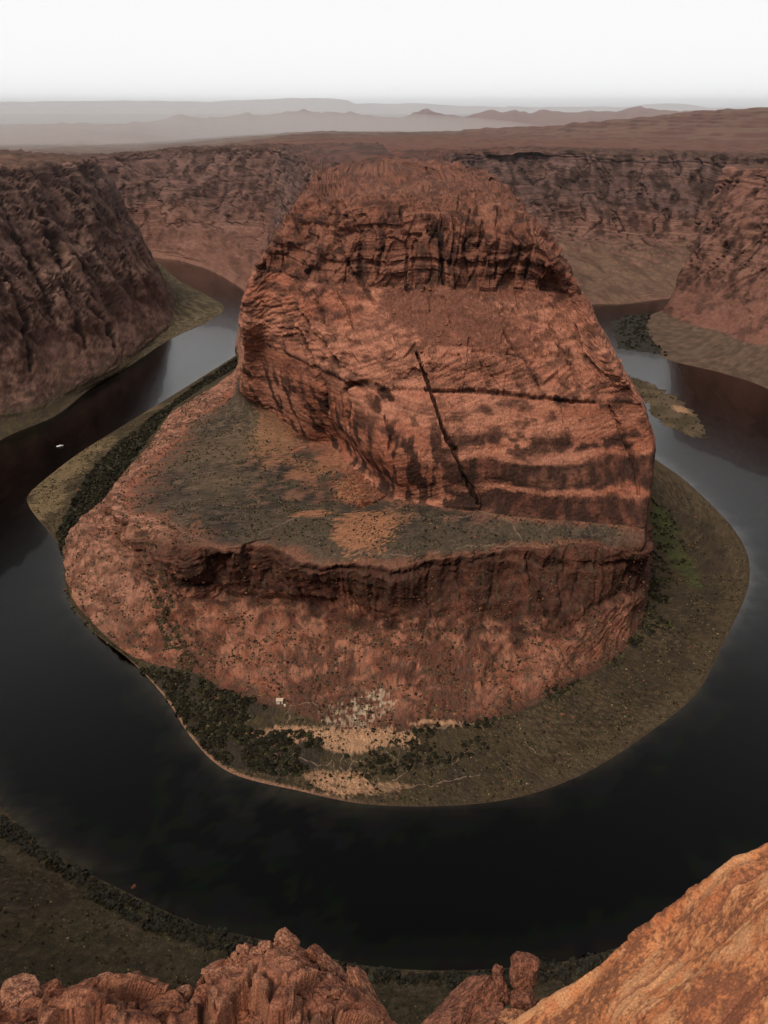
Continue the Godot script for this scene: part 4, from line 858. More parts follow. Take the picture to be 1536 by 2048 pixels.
func build_canyon(mat: Material) -> void:
	crack_tables()
	inner_tables()
	outer_tables()
	var A := build_loft(inner_stations, inner_kind, inner_steps, [3, 34, 40, 34, 60, 40, 40, 32, 38, 54, 44, 30, 10], 1.0)
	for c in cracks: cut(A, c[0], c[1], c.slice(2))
	displace(A, true)
	paint(A, true)
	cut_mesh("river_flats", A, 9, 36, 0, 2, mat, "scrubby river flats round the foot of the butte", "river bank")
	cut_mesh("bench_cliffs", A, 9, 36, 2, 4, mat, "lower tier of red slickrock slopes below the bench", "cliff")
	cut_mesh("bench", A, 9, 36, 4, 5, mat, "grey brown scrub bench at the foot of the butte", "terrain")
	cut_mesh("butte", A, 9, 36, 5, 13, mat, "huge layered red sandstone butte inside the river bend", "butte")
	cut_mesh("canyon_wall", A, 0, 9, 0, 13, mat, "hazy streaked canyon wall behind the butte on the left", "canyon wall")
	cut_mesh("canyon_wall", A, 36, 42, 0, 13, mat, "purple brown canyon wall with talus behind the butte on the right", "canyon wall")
	# places for the broken rock lying on the scree under the cap cliffs and along the ledges
	for q in 5200:
		var i := rng.randi_range(0, A.nu - 1)
		var j := rng.randi_range(0, A.nv - 1)
		var s := A.stat[i]
		var r := A.rowc[j]
		var scree := r > 7.5 and r < 9.1 and s > 13.5 + (9.0 - r) * 2.0 and s < 25.0 - (r - 8.0) * 2.0
		var foot := r > 4.9 and r < 5.05 and s > 9.5 and s < 30.0
		var top := r > 10.9 and r < 11.9 and s > 9.0 and s < 31.0
		if scree or foot or (top and rng.randf() < 0.5): ledge_blocks.append([A.pos[i * A.nv + j], rng.randf_range(0.35, 0.8) * (2.4 if rng.randf() < 0.08 else 1.0)])
	for i in A.nu:
		for j in A.nv:
			if A.rowc[j] > 5.05: break
			if A.rowc[j] > 0.9: splat(A.pos[i * A.nv + j])
	var B := build_loft(outer_stations, outer_kind, outer_steps, [3, 16, 24, 20, 16, 16, 18, 18, 20, 20, 20, 10, 4], -1.0)
	for k in B.nor.size(): B.nor[k] = B.nor[k]
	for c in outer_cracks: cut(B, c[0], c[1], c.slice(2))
	displace(B, false)
	paint(B, false)
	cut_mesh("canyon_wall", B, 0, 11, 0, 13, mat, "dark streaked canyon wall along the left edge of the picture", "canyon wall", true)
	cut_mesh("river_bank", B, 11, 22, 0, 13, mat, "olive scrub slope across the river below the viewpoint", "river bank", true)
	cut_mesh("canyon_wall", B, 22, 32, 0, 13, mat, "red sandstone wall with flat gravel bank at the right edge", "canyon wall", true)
	for i in B.nu:
		for j in B.nv:
			if B.rowc[j] > 4.05: break
			if B.rowc[j] > 0.9: splat(B.pos[i * B.nv + j])

func build_water() -> void:
	shore_field()
	var v := PackedVector3Array()
	var nn := PackedVector3Array()
	var cc := PackedColorArray()
	var idx := PackedInt32Array()
	var xs := PackedFloat32Array()
	var zs := PackedFloat32Array()
	var x := -1500.0
	while x < 1500.0:
		xs.append(x)
		x += 3.0 if absf(x + 20.0) < 430.0 else 40.0
	var z := -2300.0
	while z < -20.0:
		zs.append(z)
		z += 3.0 if z > -760.0 else (6.0 if z > -1400.0 else 40.0)
	var deep := Color(0.003, 0.0034, 0.0032)
	for px in xs:
		for pz in zs:
			v.append(Vector3(px, 0, pz))
			nn.append(Vector3.UP)
			var c := deep
			var i := int((px - RX0) / RC)
			var j := int((pz - RZ0) / RC)
			if i > 0 and j > 0 and i < RW - 1 and j < RH - 1:
				var d := shore[j * RW + i]
				var w := 4.0 + 3.0 * n_big.get_noise_2d(px * 0.03, pz * 0.03)
				var front := 1.0 - smoothstep(-200.0, -60.0, px) if false else 1.0
				var m := n_mid.get_noise_2d(px * 0.05, pz * 0.05)
				var inside := 1.0 if pz < -242.0 + absf(px) * 0.1 else 0.25
				var f := exp(-d / w) * inside * front
				f += 0.5 * exp(-d / 22.0) * clampf(m * 3.0 + 0.2, 0.0, 1.0) * inside * clampf(1.0 - absf(px + 55.0) / 70.0, 0.0, 1.0)
				var ripple_sheen := 0.55 * exp(-d / 8.0) * smoothstep(200.0, 250.0, px) * smoothstep(-330.0, -430.0, pz) * smoothstep(-760.0, -640.0, pz) * clampf(0.8 + m * 0.6, 0.0, 1.0)  # sky sheen of shallow ripples painted in as a paler strip of water
				c = deep.lerp(Color(0.05, 0.039, 0.025), clampf(f * 0.8, 0.0, 1.0)).lerp(Color(0.17, 0.165, 0.16), clampf(ripple_sheen, 0.0, 1.0))
			cc.append(c)
	var w2 := zs.size()
	for i in xs.size() - 1:
		for j in w2 - 1:
			var a := i * w2 + j
			var b := a + w2
			idx.append_array(PackedInt32Array([a, b, a + 1, a + 1, b, b + 1]))
	var m := StandardMaterial3D.new()
	m.resource_name = "river_water"
	m.vertex_color_use_as_albedo = true
	m.roughness = 0.04
	m.metallic = 1.0
	m.clearcoat_enabled = true
	m.clearcoat = 0.2
	m.clearcoat_roughness = 0.04
	m.uv1_triplanar = true
	m.uv1_world_triplanar = true
	m.uv1_scale = Vector3(1.0 / 60.0, 1.0 / 60.0, 1.0 / 60.0)
	m.heightmap_enabled = true
	m.heightmap_texture = grain_texture(0.03, 0.0, 1.0, 31)
	m.heightmap_scale = 4.0
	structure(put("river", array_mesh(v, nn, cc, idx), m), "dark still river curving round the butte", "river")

func build_bars(mat: Material) -> void:
	for q in [[island, "long narrow scrub island in the right arm of the river"], [shoal, "dark brushy shoal beside the gravel bank in the right arm"]]:
		var poly: PackedVector2Array = q[0]
		var c := Vector2.ZERO
		for p in poly: c += p / poly.size()
		var L := Loft.new()
		L.nu = poly.size() * 12 + 1
		L.nv = 26
		for i in L.nu:
			var k := (i / 12) % poly.size()
			var e := poly[k].lerp(poly[(k + 1) % poly.size()], (i % 12) / 12.0)
			for j in L.nv:
				var w := float(j) / (L.nv - 1)
				var p := e.lerp(c, w)
				p += Vector2(n_fine.get_noise_2d(p.x * 0.06, p.y * 0.06), n_fine.get_noise_2d(p.y * 0.06, p.x * 0.06)) * 7.0 * (1.0 - w)
				var h := -0.6 + 2.6 * (1.0 - pow(1.0 - w, 3.0)) + 0.5 * n_fine.get_noise_2d(p.x * 0.1, p.y * 0.1)
				L.pos.append(Vector3(p.x, h, p.y))
				splat(L.pos[L.pos.size() - 1])
				var col := Color(0.1, 0.075, 0.045).lerp(Color(0.17, 0.12, 0.075), clampf(0.4 + n_mid.get_noise_2d(p.x * 0.03, p.y * 0.03) * 1.6, 0.0, 1.0))
				if q[0] == shoal: col = Color(0.05, 0.045, 0.036)
				L.col.append(area_tint(col, L.pos[L.pos.size() - 1], n_fine.get_noise_2d(p.x * 0.2, p.y * 0.2)))
		grid_normals(L)
		for k in L.nor.size(): if L.nor[k].y < 0.0: L.nor[k] = -L.nor[k]
		var a := L.pos[0]
		var turn := (L.pos[L.nv] - a).cross(L.pos[1] - a).y
		if turn < 0.0: for k in L.nor.size(): L.nor[k] = -L.nor[k]
		structure(put("sandbar", loft_mesh(L, 0, L.nu - 1, 0, L.nv - 1, turn < 0.0), mat), q[1], "sandbar")

# far country: bands of ground between two distances
func skyline(table: Array, px: float) -> float:
	for k in table.size() / 2 - 1:
		if px <= table[k * 2 + 2]:
			return lerpf(table[k * 2 + 1], table[k * 2 + 3], clampf((px - table[k * 2]) / (table[k * 2 + 2] - table[k * 2]), 0.0, 1.0))
	return table[table.size() - 1]

func band(az0: float, az1: float, na: int, nr: int, radius: Callable, height: Callable, color: Callable) -> ArrayMesh:
	var L := Loft.new()
	L.nu = na
	L.nv = nr
	for i in na:
		var az := lerpf(az0, az1, float(i) / (na - 1))
		for j in nr:
			var r: float = radius.call(az, float(j) / (nr - 1))
			var x := sin(az) * r
			var z := -cos(az) * r
			L.pos.append(Vector3(x, height.call(az, r, x, z), z))
	grid_normals(L)
	for k in L.pos.size():
		if L.nor[k].y < 0.0: L.nor[k] = -L.nor[k]
		L.col.append(color.call(L.pos[k], L.nor[k]))
	return loft_mesh(L, 0, na - 1, 0, nr - 1, false)

func plain_height(az: float, r: float) -> float:
	# the plateau falls gently away, and drops to a basin on the left
	var t := [1300.0, 222.0, 1850.0, 213.0, 2400.0, 206.0, 3300.0, 198.0, 4500.0, 186.0, 7000.0, 120.0, 12000.0, 0.0, 30000.0, -100.0, 90000.0, -100.0]
	var h := skyline(t, r)
	var left := smoothstep(-0.06, -0.3, az)
	return h - left * (smoothstep(1700.0, 2900.0, r) * 52.0 + 12.0)

func build_far(mat: Material) -> void:
	var rim := [-1.2, 1990.0, -0.62, 2030.0, -0.34, 2090.0, -0.26, 2140.0, -0.19, 2100.0, -0.1, 2010.0, 0.0, 1790.0, 0.08, 1790.0, 0.17, 1890.0, 0.28, 1910.0, 0.37, 1920.0, 0.47, 1920.0, 0.7, 2010.0, 1.2, 1980.0]
	var plain_color := func(p: Vector3, n: Vector3) -> Color:
		var a := n_big.get_noise_2d(p.x * 0.0012, p.z * 0.0022)
		var b := n_mid.get_noise_2d(p.x * 0.006, p.z * 0.02)
		var f := n_fine.get_noise_2d(p.x * 0.03, p.z * 0.06)
		var c := Color(0.125, 0.066, 0.05).lerp(Color(0.2, 0.13, 0.09), clampf(0.4 + a * 1.4 + b * 1.5, 0.0, 1.0))
		var d := Vector2(p.x, p.z + 2000.0).length()
		c = c.lerp(Color(0.19, 0.085, 0.062), smoothstep(2300.0, 700.0, d) * 0.95)
		c = c.lerp(Color(0.08, 0.042, 0.034), smoothstep(0.1, 0.35, n_mid.get_noise_2d(p.x * 0.004, p.z * 0.03)) * 0.5)
		c = c.lerp(Color(0.17, 0.09, 0.068), clampf((0.97 - n.y) * 6.0 + f * 0.8, 0.0, 0.6))
		return c
	var plain := func(az: float, r: float, x: float, z: float) -> float:
		var near := clampf((r - 1900.0) / 400.0, 0.0, 1.0)
		var h := plain_height(az, r) + 9.0 * n_big.get_noise_2d(x * 0.0016, z * 0.0016) * near + 5.0 * n_mid.get_noise_2d(x * 0.006, z * 0.012)
		var st := h / 5.0
		var f := st - floorf(st)
		return lerpf(h, (floorf(st) + smoothstep(0.3, 0.6, f)) * 5.0, 0.7) - 1.0
	var plain_r := func(az: float, t: float) -> float:
		var r0 := skyline(rim, az)
		return r0 * pow(30000.0 / r0, t * t * 0.35 + t * 0.65)
	structure(put("plateau", band(-1.1, 1.1, 420, 240, plain_r, plain, plain_color), mat), "flat red desert plateau stretching to the horizon", "plateau")
	# a low hill on the right
	var hill_top := [-1.1, 150, 0.065, 169.0, 0.089, 185.0, 0.099, 197.0, 0.134, 202.0, 0.167, 210.0, 0.206, 219.0, 0.216, 235.0, 0.223, 229.0, 0.244, 238.0, 0.26, 245.0, 0.297, 261.0, 0.323, 274.0, 0.348, 285.0, 0.387, 296.0, 0.415, 298.0, 0.491, 294.0, 0.618, 254.0, 1.1, 150]
	var hill := func(az: float, r: float, x: float, z: float) -> float:
		var t := skyline(hill_top, az) + 5.0 * n_mid.get_noise_2d(az * 40.0, 1.0)
		var u := (r - 4500.0) / (1500.0 if r < 4500.0 else 1400.0)
		var b := plain_height(az, r) - 8.0
		var f := 1.0 - smoothstep(0.0, 1.0, absf(u))
		var h := b + (t - b) * pow(f, 1.25)
		var st := (h + 5.0 * n_big.get_noise_2d(x * 0.002, z * 0.002)) / 12.0
		return lerpf(h, (floorf(st) + smoothstep(0.25, 0.6, st - floorf(st))) * 12.0, 0.75 * (1.0 - smoothstep(0.9, 1.0, f))) + 4.0 * n_mid.get_noise_2d(x * 0.008, z * 0.012) * f
	var hill_color := func(p: Vector3, n: Vector3) -> Color:
		var b := n_mid.get_noise_2d(p.x * 0.003, p.z * 0.012 + p.y * 0.05)
		return Color(0.15, 0.068, 0.053).lerp(Color(0.2, 0.115, 0.083), clampf(0.5 + b * 2.0, 0.0, 1.0)).lerp(Color(0.07, 0.037, 0.032), clampf((0.985 - n.y) * 14.0, 0.0, 0.7))
	structure(put("hill", band(0.02, 1.1, 300, 120, func(_a: float, t: float) -> float: return 3000.0 + 2900.0 * t, hill, hill_color), mat), "long low red hill rising at the right of the plateau", "hill")
	# ridges in the haze
	var ridge_top := [-1.1, 150, -0.555, -47.0, -0.418, -17.0, -0.396, 21.0, -0.368, 34.0, -0.332, 64.0, -0.317, 21.0, -0.285, 43.0, -0.247, 92.0, -0.23, 192.0, -0.203, 124.0, -0.181, 140.0, -0.158, 200.0, -0.142, 173.0, -0.119, 208.0, -0.099, 242.0, -0.093, 294.0, -0.085, 242.0, -0.068, 216.0, -0.045, 224.0, -0.016, 155.0, 0.018, 120.0, 0.036, 207.0, 0.049, 268.0, 0.061, 207.0, 0.082, 155.0, 0.098, 147.0, 0.11, 225.0, 0.121, 268.0, 0.133, 208.0, 0.144, 259.0, 0.155, 225.0, 0.169, 208.0, 0.18, 268.0, 0.188, 234.0, 0.199, 217.0, 0.221, 226.0, 0.243, 235.0, 0.265, 244.0, 0.274, 302.0, 0.283, 310.0, 0.296, 269.0, 0.348, 245.0, 0.398, 246.0, 0.535, 205.0, 1.1, 150]
	var ridge := func(az: float, r: float, x: float, z: float) -> float:
		var rc := lerpf(17000.0, 8600.0, smoothstep(-0.1, -0.3, az))
		var k := rc / 17000.0
		var t := 300.0 + (skyline(ridge_top, az) - 300.0) * k + 26.0 * k * n_mid.get_noise_2d(az * 34.0, 4.0) + 30.0 * k * maxf(-0.2, n_fine.get_noise_2d(az * 80.0, 4.0))
		var f := maxf(0.0, 1.0 - absf((r - rc) / (6500.0 * k)))
		var b := plain_height(az, r) - 20.0
		var h := b + (t - b) * smoothstep(0.0, 1.0, f)
		return h + (60.0 * n_big.get_noise_2d(x * 0.0003, z * 0.0003) + 70.0 * k * absf(n_mid.get_noise_2d(x * 0.0012, z * 0.0012)) - 20.0 * k) * f * (1.0 - f) * 2.0
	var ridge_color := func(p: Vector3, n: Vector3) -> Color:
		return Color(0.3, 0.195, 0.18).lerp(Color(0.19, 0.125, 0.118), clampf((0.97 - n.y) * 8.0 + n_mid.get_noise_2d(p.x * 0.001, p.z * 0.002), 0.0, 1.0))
	var hazed_color := func(p: Vector3, n: Vector3) -> Color:  # pale albedo paints in part of the haze over the mountain
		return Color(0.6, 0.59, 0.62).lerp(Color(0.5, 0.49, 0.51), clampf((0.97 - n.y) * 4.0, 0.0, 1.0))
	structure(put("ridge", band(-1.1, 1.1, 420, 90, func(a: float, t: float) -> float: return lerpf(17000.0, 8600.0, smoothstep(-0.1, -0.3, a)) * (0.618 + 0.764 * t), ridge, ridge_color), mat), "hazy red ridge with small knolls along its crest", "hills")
	var mount_top := [-1.1, 300.0, -0.548, 412.0, -0.413, 433.0, -0.374, 461.0, -0.334, 464.0, -0.245, 482.0, -0.191, 456.0, -0.141, 528.0, -0.095, 557.0, -0.062, 544.0, -0.042, 502.0, -0.033, 403.0, -0.005, 403.0, 0.03, 431.0, 0.058, 388.0, 0.092, 346.0, 0.132, 317.0, 0.275, 317.0, 0.29, 385.0, 0.316, 411.0, 0.342, 357.0, 0.358, 290.0, 0.49, 290.0, 1.1, 300.0]
	var mount := func(az: float, r: float, x: float, z: float) -> float:
		var t := skyline(mount_top, az) + 20.0 * n_mid.get_noise_2d(az * 18.0, 14.0)
		var f := 1.0 - absf((r - 28000.0) / 4500.0)
		return 150.0 + (t - 150.0) * smoothstep(0.0, 0.7, f) + 60.0 * n_big.get_noise_2d(x * 0.0004, z * 0.0004) * f * (1.0 - f)
	structure(put("mountain", band(-1.1, 1.1, 300, 40, func(_a: float, t: float) -> float: return 23500.0 + 9000.0 * t, mount, hazed_color), mat), "pale blue flat topped mountain fading into the haze", "mountain")
	# dust hanging over the basin on the left
	var dust := FogMaterial.new()
	dust.density = 0.0002
	dust.albedo = Color(0.95, 0.93, 0.93)
	var bank := FogVolume.new()
	bank.name = "dust_haze"
	bank.shape = RenderingServer.FOG_VOLUME_SHAPE_ELLIPSOID
	bank.size = Vector3(7200, 330, 6400)
	bank.position = Vector3(-2400, 150, -6200)
	bank.material = dust
	add_child(bank)
	stuff(bank, "dusty haze hanging over the basin at the far left", "haze")

# ---------------------------------------------------------------- plants
func make_bushes() -> void:
	for variant in 4:
		var v := PackedVector3Array()
		var nn := PackedVector3Array()
		var cc := PackedColorArray()
		var idx := PackedInt32Array()
		rng.seed = 100 + variant
		for q in 46:
			var d := Vector3(rng.randf_range(-1, 1), rng.randf_range(-0.15, 1), rng.randf_range(-1, 1)).normalized()
			var lump := 0.75 + 0.35 * sin(d.x * 5.0 + variant * 2.0) * cos(d.z * 4.0 + variant)
			var c := d * rng.randf_range(0.35, 0.55) * lump
			c.y = maxf(c.y * (0.85 + 0.25 * variant / 3.0) + 0.16, 0.03)
			var size := rng.randf_range(0.13, 0.24)
			var t := d.cross(Vector3(rng.randf(), rng.randf(), rng.randf() + 0.1)).normalized()
			var b := d.cross(t)
			var tip := rng.randf_range(0.1, 0.9)
			var shade := rng.randf_range(0.6, 1.3)
			var base := v.size()
			for e in [c - t * size + d * size * 0.1, c + b * size * 0.8 + d * size * tip, c + t * size, c - b * size * 0.8 - d * size * tip * 0.4]:
				v.append(e)
				nn.append((d * 0.8 + Vector3(0, 0.5, 0)).normalized())
				cc.append(Color(shade, shade, shade * 0.97))
			idx.append_array(PackedInt32Array([base, base + 1, base + 2, base, base + 2, base + 3]))
		bush_meshes.append(array_mesh(v, nn, cc, idx))

func leaf_material(called: String, c: Color) -> StandardMaterial3D:
	var m := StandardMaterial3D.new()
	m.resource_name = called
	m.vertex_color_use_as_albedo = true
	m.albedo_color = c.linear_to_srgb()
	m.roughness = 0.95
	m.metallic_specular = 0.15
	m.cull_mode = BaseMaterial3D.CULL_DISABLED
	return m

func inside(poly: PackedVector2Array, p: Vector2) -> bool:
	return Geometry2D.is_point_in_polygon(p, poly)

func poly_box(poly: PackedVector2Array) -> Rect2:
	var r := Rect2(poly[0], Vector2.ZERO)
	for p in poly: r = r.expand(p)
	return r

func scatter_poly(poly: PackedVector2Array, per_m2: float, s0: float, s1: float, clump: float) -> Array:
	var out := []
	var box := poly_box(poly)
	for q in int(box.size.x * box.size.y * per_m2):
		var p := Vector2(rng.randf_range(box.position.x, box.end.x), rng.randf_range(box.position.y, box.end.y))
		if not inside(poly, p): continue
		if n_mid.get_noise_2d(p.x * 0.04, p.y * 0.04) < clump: continue
		var y := height_at(p.x, p.y)
		if y < 0.25 or not on_land(p): continue
		out.append([Vector3(p.x, y - 0.1, p.y), rng.randf_range(s0, s1) * (0.7 + 0.5 * rng.randf())])
	return out

func spread(called: String, spots: Array, mat: Material, label: String, category: String, tall := 1.0) -> void:
	var sets := [[], [], [], []]
	for sp in spots: sets[rng.randi() % 4].append(sp)
	for k in 4:
		if sets[k].is_empty(): continue
		var mm := MultiMesh.new()
		mm.transform_format = MultiMesh.TRANSFORM_3D
		mm.use_colors = true
		mm.mesh = bush_meshes[k]
		mm.instance_count = sets[k].size()
		for i in sets[k].size():
			var s: float = sets[k][i][1]
			var b := Basis(Vector3.UP, rng.randf() * TAU).scaled(Vector3(s, s * tall * rng.randf_range(0.7, 1.15), s))
			mm.set_instance_transform(i, Transform3D(b, sets[k][i][0]))
			var t := rng.randf_range(0.5, 1.15) + (0.9 if rng.randf() < 0.16 else 0.0)
			mm.set_instance_color(i, Color(t * rng.randf_range(0.88, 1.15), t, t * rng.randf_range(0.7, 1.0)))
		var o := MultiMeshInstance3D.new()
		o.name = numbered(called)
		o.multimesh = mm
		o.material_override = mat
		add_child(o, true)
		stuff(o, label, category)

func bush_things(spots: Array, called: String, mat: Material, label: String, group: String, tall: float) -> void:
	var protos := []
	for k in 4:
		var o := MeshInstance3D.new()
		o.mesh = bush_meshes[k]
		o.material_override = mat
		protos.append(o)
	for sp in spots:
		var o: MeshInstance3D = protos[rng.randi() % 4].duplicate()
		o.name = numbered(called)
		add_child(o, true)
		o.position = sp[0]
		o.rotation.y = rng.randf() * TAU
		var s: float = sp[1]
		o.scale = Vector3(s, s * tall * rng.randf_range(0.75, 1.15), s)
		tag(o, label, "shrub", group)
	for o in protos: o.free()

func build_brush() -> void:
	rng.seed = 5
	var dark := leaf_material("tamarisk_leaves", Color(0.03, 0.027, 0.021))
	var olive := leaf_material("willow_leaves", Color(0.06, 0.055, 0.028))
	var grey := leaf_material("saltbush_leaves", Color(0.075, 0.062, 0.042))
	var dusty := leaf_material("dusty_leaves", Color(0.05, 0.045, 0.036))
	var pale := leaf_material("dry_tufts", Color(0.19, 0.155, 0.095))
	spread("riverside_thicket", scatter_poly(brush_left, 0.34, 2.4, 4.6, -0.6), dark, "dense dark thicket on the left bank below the butte", "thicket")
	spread("riverside_thicket", scatter_poly(brush_front, 0.5, 1.0, 3.2, -0.34), dark, "dense dark thicket along the sandy front bank", "thicket")
	spread("willow_thicket", scatter_poly(brush_front, 0.3, 0.7, 1.9, -0.4), olive, "olive willow thicket along the sandy front bank", "thicket")
	spread("saltbush_scrub", scatter_poly(brush_front, 0.16, 0.5, 1.3, -0.5), grey, "pale grey scrub along the sandy front bank", "scrub")
	spread("riverside_thicket", scatter_poly(brush_middle, 0.3, 1.0, 2.8, -0.16), dark, "dark low thicket behind the front sand flat", "thicket")
	spread("riverside_thicket", scatter_poly(brush_right, 0.2, 1.2, 3.0, -0.12), dark, "dark thicket at the foot of the right cliff", "thicket")
	spread("willow_thicket", scatter_poly(brush_right, 0.08, 1.2, 2.6, -0.1), olive, "green willow thicket at the foot of the right cliff", "thicket")
	spread("riverside_thicket", scatter_poly(shoal, 0.08, 2.5, 4.5, -0.25), dark, "dark thicket in the far right shallows", "thicket")
	spread("riverside_thicket", scatter_poly(island, 0.03, 1.2, 2.6, 0.0), dark, "dark scrub patches on the long narrow island", "thicket")
	spread("gully_scrub", scatter_poly(brush_gully, 0.5, 0.8, 2.2, -0.25), grey, "grey scrub filling the gully of the lower slope", "scrub")
	# scattered low scrub over flats, slope and bench
	var all := all_bench
	spread("low_scrub", scatter_poly(all, 0.15, 0.5, 1.5, -0.12), grey, "low grey scrub dotted over the bench and flats", "scrub")
	spread("low_scrub", scatter_poly(all, 0.08, 0.35, 1.0, -0.15), pale, "pale dry tufts dotted over the bench and flats", "scrub")
	spread("low_scrub", scatter_poly(all, 0.05, 0.6, 1.5, -0.3), dark, "small dark scrub dotted over the bench and flats", "scrub")
	var bank := PackedVector2Array([Vector2(-330, -390), Vector2(-190, -262), Vector2(-110, -212), Vector2(-60, -192), Vector2(0, -182), Vector2(110, -190), Vector2(120, -110), Vector2(-330, -110)])
	spread("low_scrub", scatter_poly(bank, 0.12, 0.3, 0.9, -0.2), pale, "small pale tufts dotted over the slope below the viewpoint", "scrub")
	spread("low_scrub", scatter_poly(bank, 0.14, 0.5, 1.3, -0.2), grey, "low grey scrub dotted over the slope below the viewpoint", "scrub")
	# bushes that can be told apart one by one
	var row := scatter_poly(brush_bank, 0.16, 2.6, 4.6, -0.5)
	row.shuffle()
	var places := [[-140.0, "dark shrub in the upper left stretch of the row along the near bank", "shrubs in the upper left stretch of the near bank"], [-85.0, "dark shrub in the row on the near bank next to the pale pink boulder", "shrubs by the pale pink boulder"], [-20.0, "dark grey shrub in the row on the near bank behind the tall left outcrop", "shrubs behind the tall left outcrop"], [500.0, "dark shrub on the near bank behind the balanced brown boulder and orange slab", "shrubs behind the balanced boulder"]]
	var done := 0
	var lo := -1e6
	for pl in places:
		var some := []
		for sp in row: if sp[0].x >= lo and sp[0].x < pl[0] and some.size() < 75: some.append(sp)
		lo = pl[0]
		bush_things(some, "bank_shrub", dusty, pl[1], pl[2], 1.0)
	spread("bank_thicket", scatter_poly(brush_bank, 0.25, 1.2, 3.4, -0.5), dusty, "dense dark undergrowth between the shrubs along the near bank", "thicket")
	var sandy := []
	for e in areas:
		if int(e[5]) > 1 or e[1] < -345.0: continue
		for q in int(e[2] * e[3] * 0.006) + 1:
			var p := Vector2(e[0] + rng.randf_range(-1.2, 1.2) * e[2], e[1] + rng.randf_range(-1.2, 1.2) * e[3])
			var y := height_at(p.x, p.y)
			if y > 0.3: sandy.append([Vector3(p.x, y - 0.1, p.y), rng.randf_range(0.9, 2.2)])
	bush_things(sandy.slice(0, 160), "sand_shrub", dark, "small round dark shrub growing on the pale sand flat in front of the butte", "shrubs on the front sand flat", 0.85)

func build_trails() -> void:
	var sand := StandardMaterial3D.new()
	sand.resource_name = "trodden_sand"
	sand.albedo_color = Color(0.22, 0.14, 0.092).linear_to_srgb()
	sand.roughness = 1.0
	sand.albedo_texture = grain_texture(0.05, 0.7, 1.0, 41, 256)
	sand.uv1_triplanar = true
	sand.uv1_world_triplanar = true
	sand.uv1_scale = Vector3.ONE / 12.0
	for t in trails:
		var curve := Curve3D.new()
		var n: int = (t.size() - 1) / 2
		for k in n:
			var p := Vector3(t[1 + k * 2], 0, t[2 + k * 2])
			var a := Vector3(t[1 + maxi(k - 1, 0) * 2], 0, t[2 + maxi(k - 1, 0) * 2])
			var b := Vector3(t[1 + mini(k + 1, n - 1) * 2], 0, t[2 + mini(k + 1, n - 1) * 2])
			curve.add_point(p, (a - b) / 7.0, (b - a) / 7.0)
		curve.bake_interval = 1.0
		var pts := curve.get_baked_points()
		var v := PackedVector3Array()
		var nn := PackedVector3Array()
		var idx := PackedInt32Array()
		for k in pts.size():
			var d := pts[mini(k + 1, pts.size() - 1)] - pts[maxi(k - 1, 0)]
			var side := Vector3(-d.z, 0, d.x).normalized()
			var wob: float = t[0] * (0.24 + 0.3 * n_mid.get_noise_2d(pts[k].x * 0.2, pts[k].z * 0.2))
			var shift := side * n_mid.get_noise_2d(pts[k].z * 0.09, pts[k].x * 0.09) * 1.6
			for s in [-1.0, 0.0, 1.0]:
				var p: Vector3 = pts[k] + shift + side * s * wob
				p.y = height_at(p.x, p.z) + (0.25 if s == 0.0 else 0.1)
				v.append(p)
				nn.append(Vector3.UP)
			if k > 0:
				var o := (k - 1) * 3
				for q in 2: idx.append_array(PackedInt32Array([o + q, o + q + 3, o + q + 1, o + q + 1, o + q + 3, o + q + 4]))
		structure(put("path", array_mesh(v, nn, PackedColorArray(), idx), sand), "narrow pale trodden path through the scrub", "path")

func plain(c: Color, rough := 0.7) -> StandardMaterial3D:
	var m := StandardMaterial3D.new()
	m.albedo_color = c.linear_to_srgb()
	m.roughness = rough
	return m

func box(called: String, size: Vector3, at: Vector3, mat: Material, parent: Node, turn := 0.0) -> MeshInstance3D:
	var b := BoxMesh.new()
	b.size = size
	var o := put(called, b, mat, parent)
	o.position = at
	o.rotation.y = turn
	return o

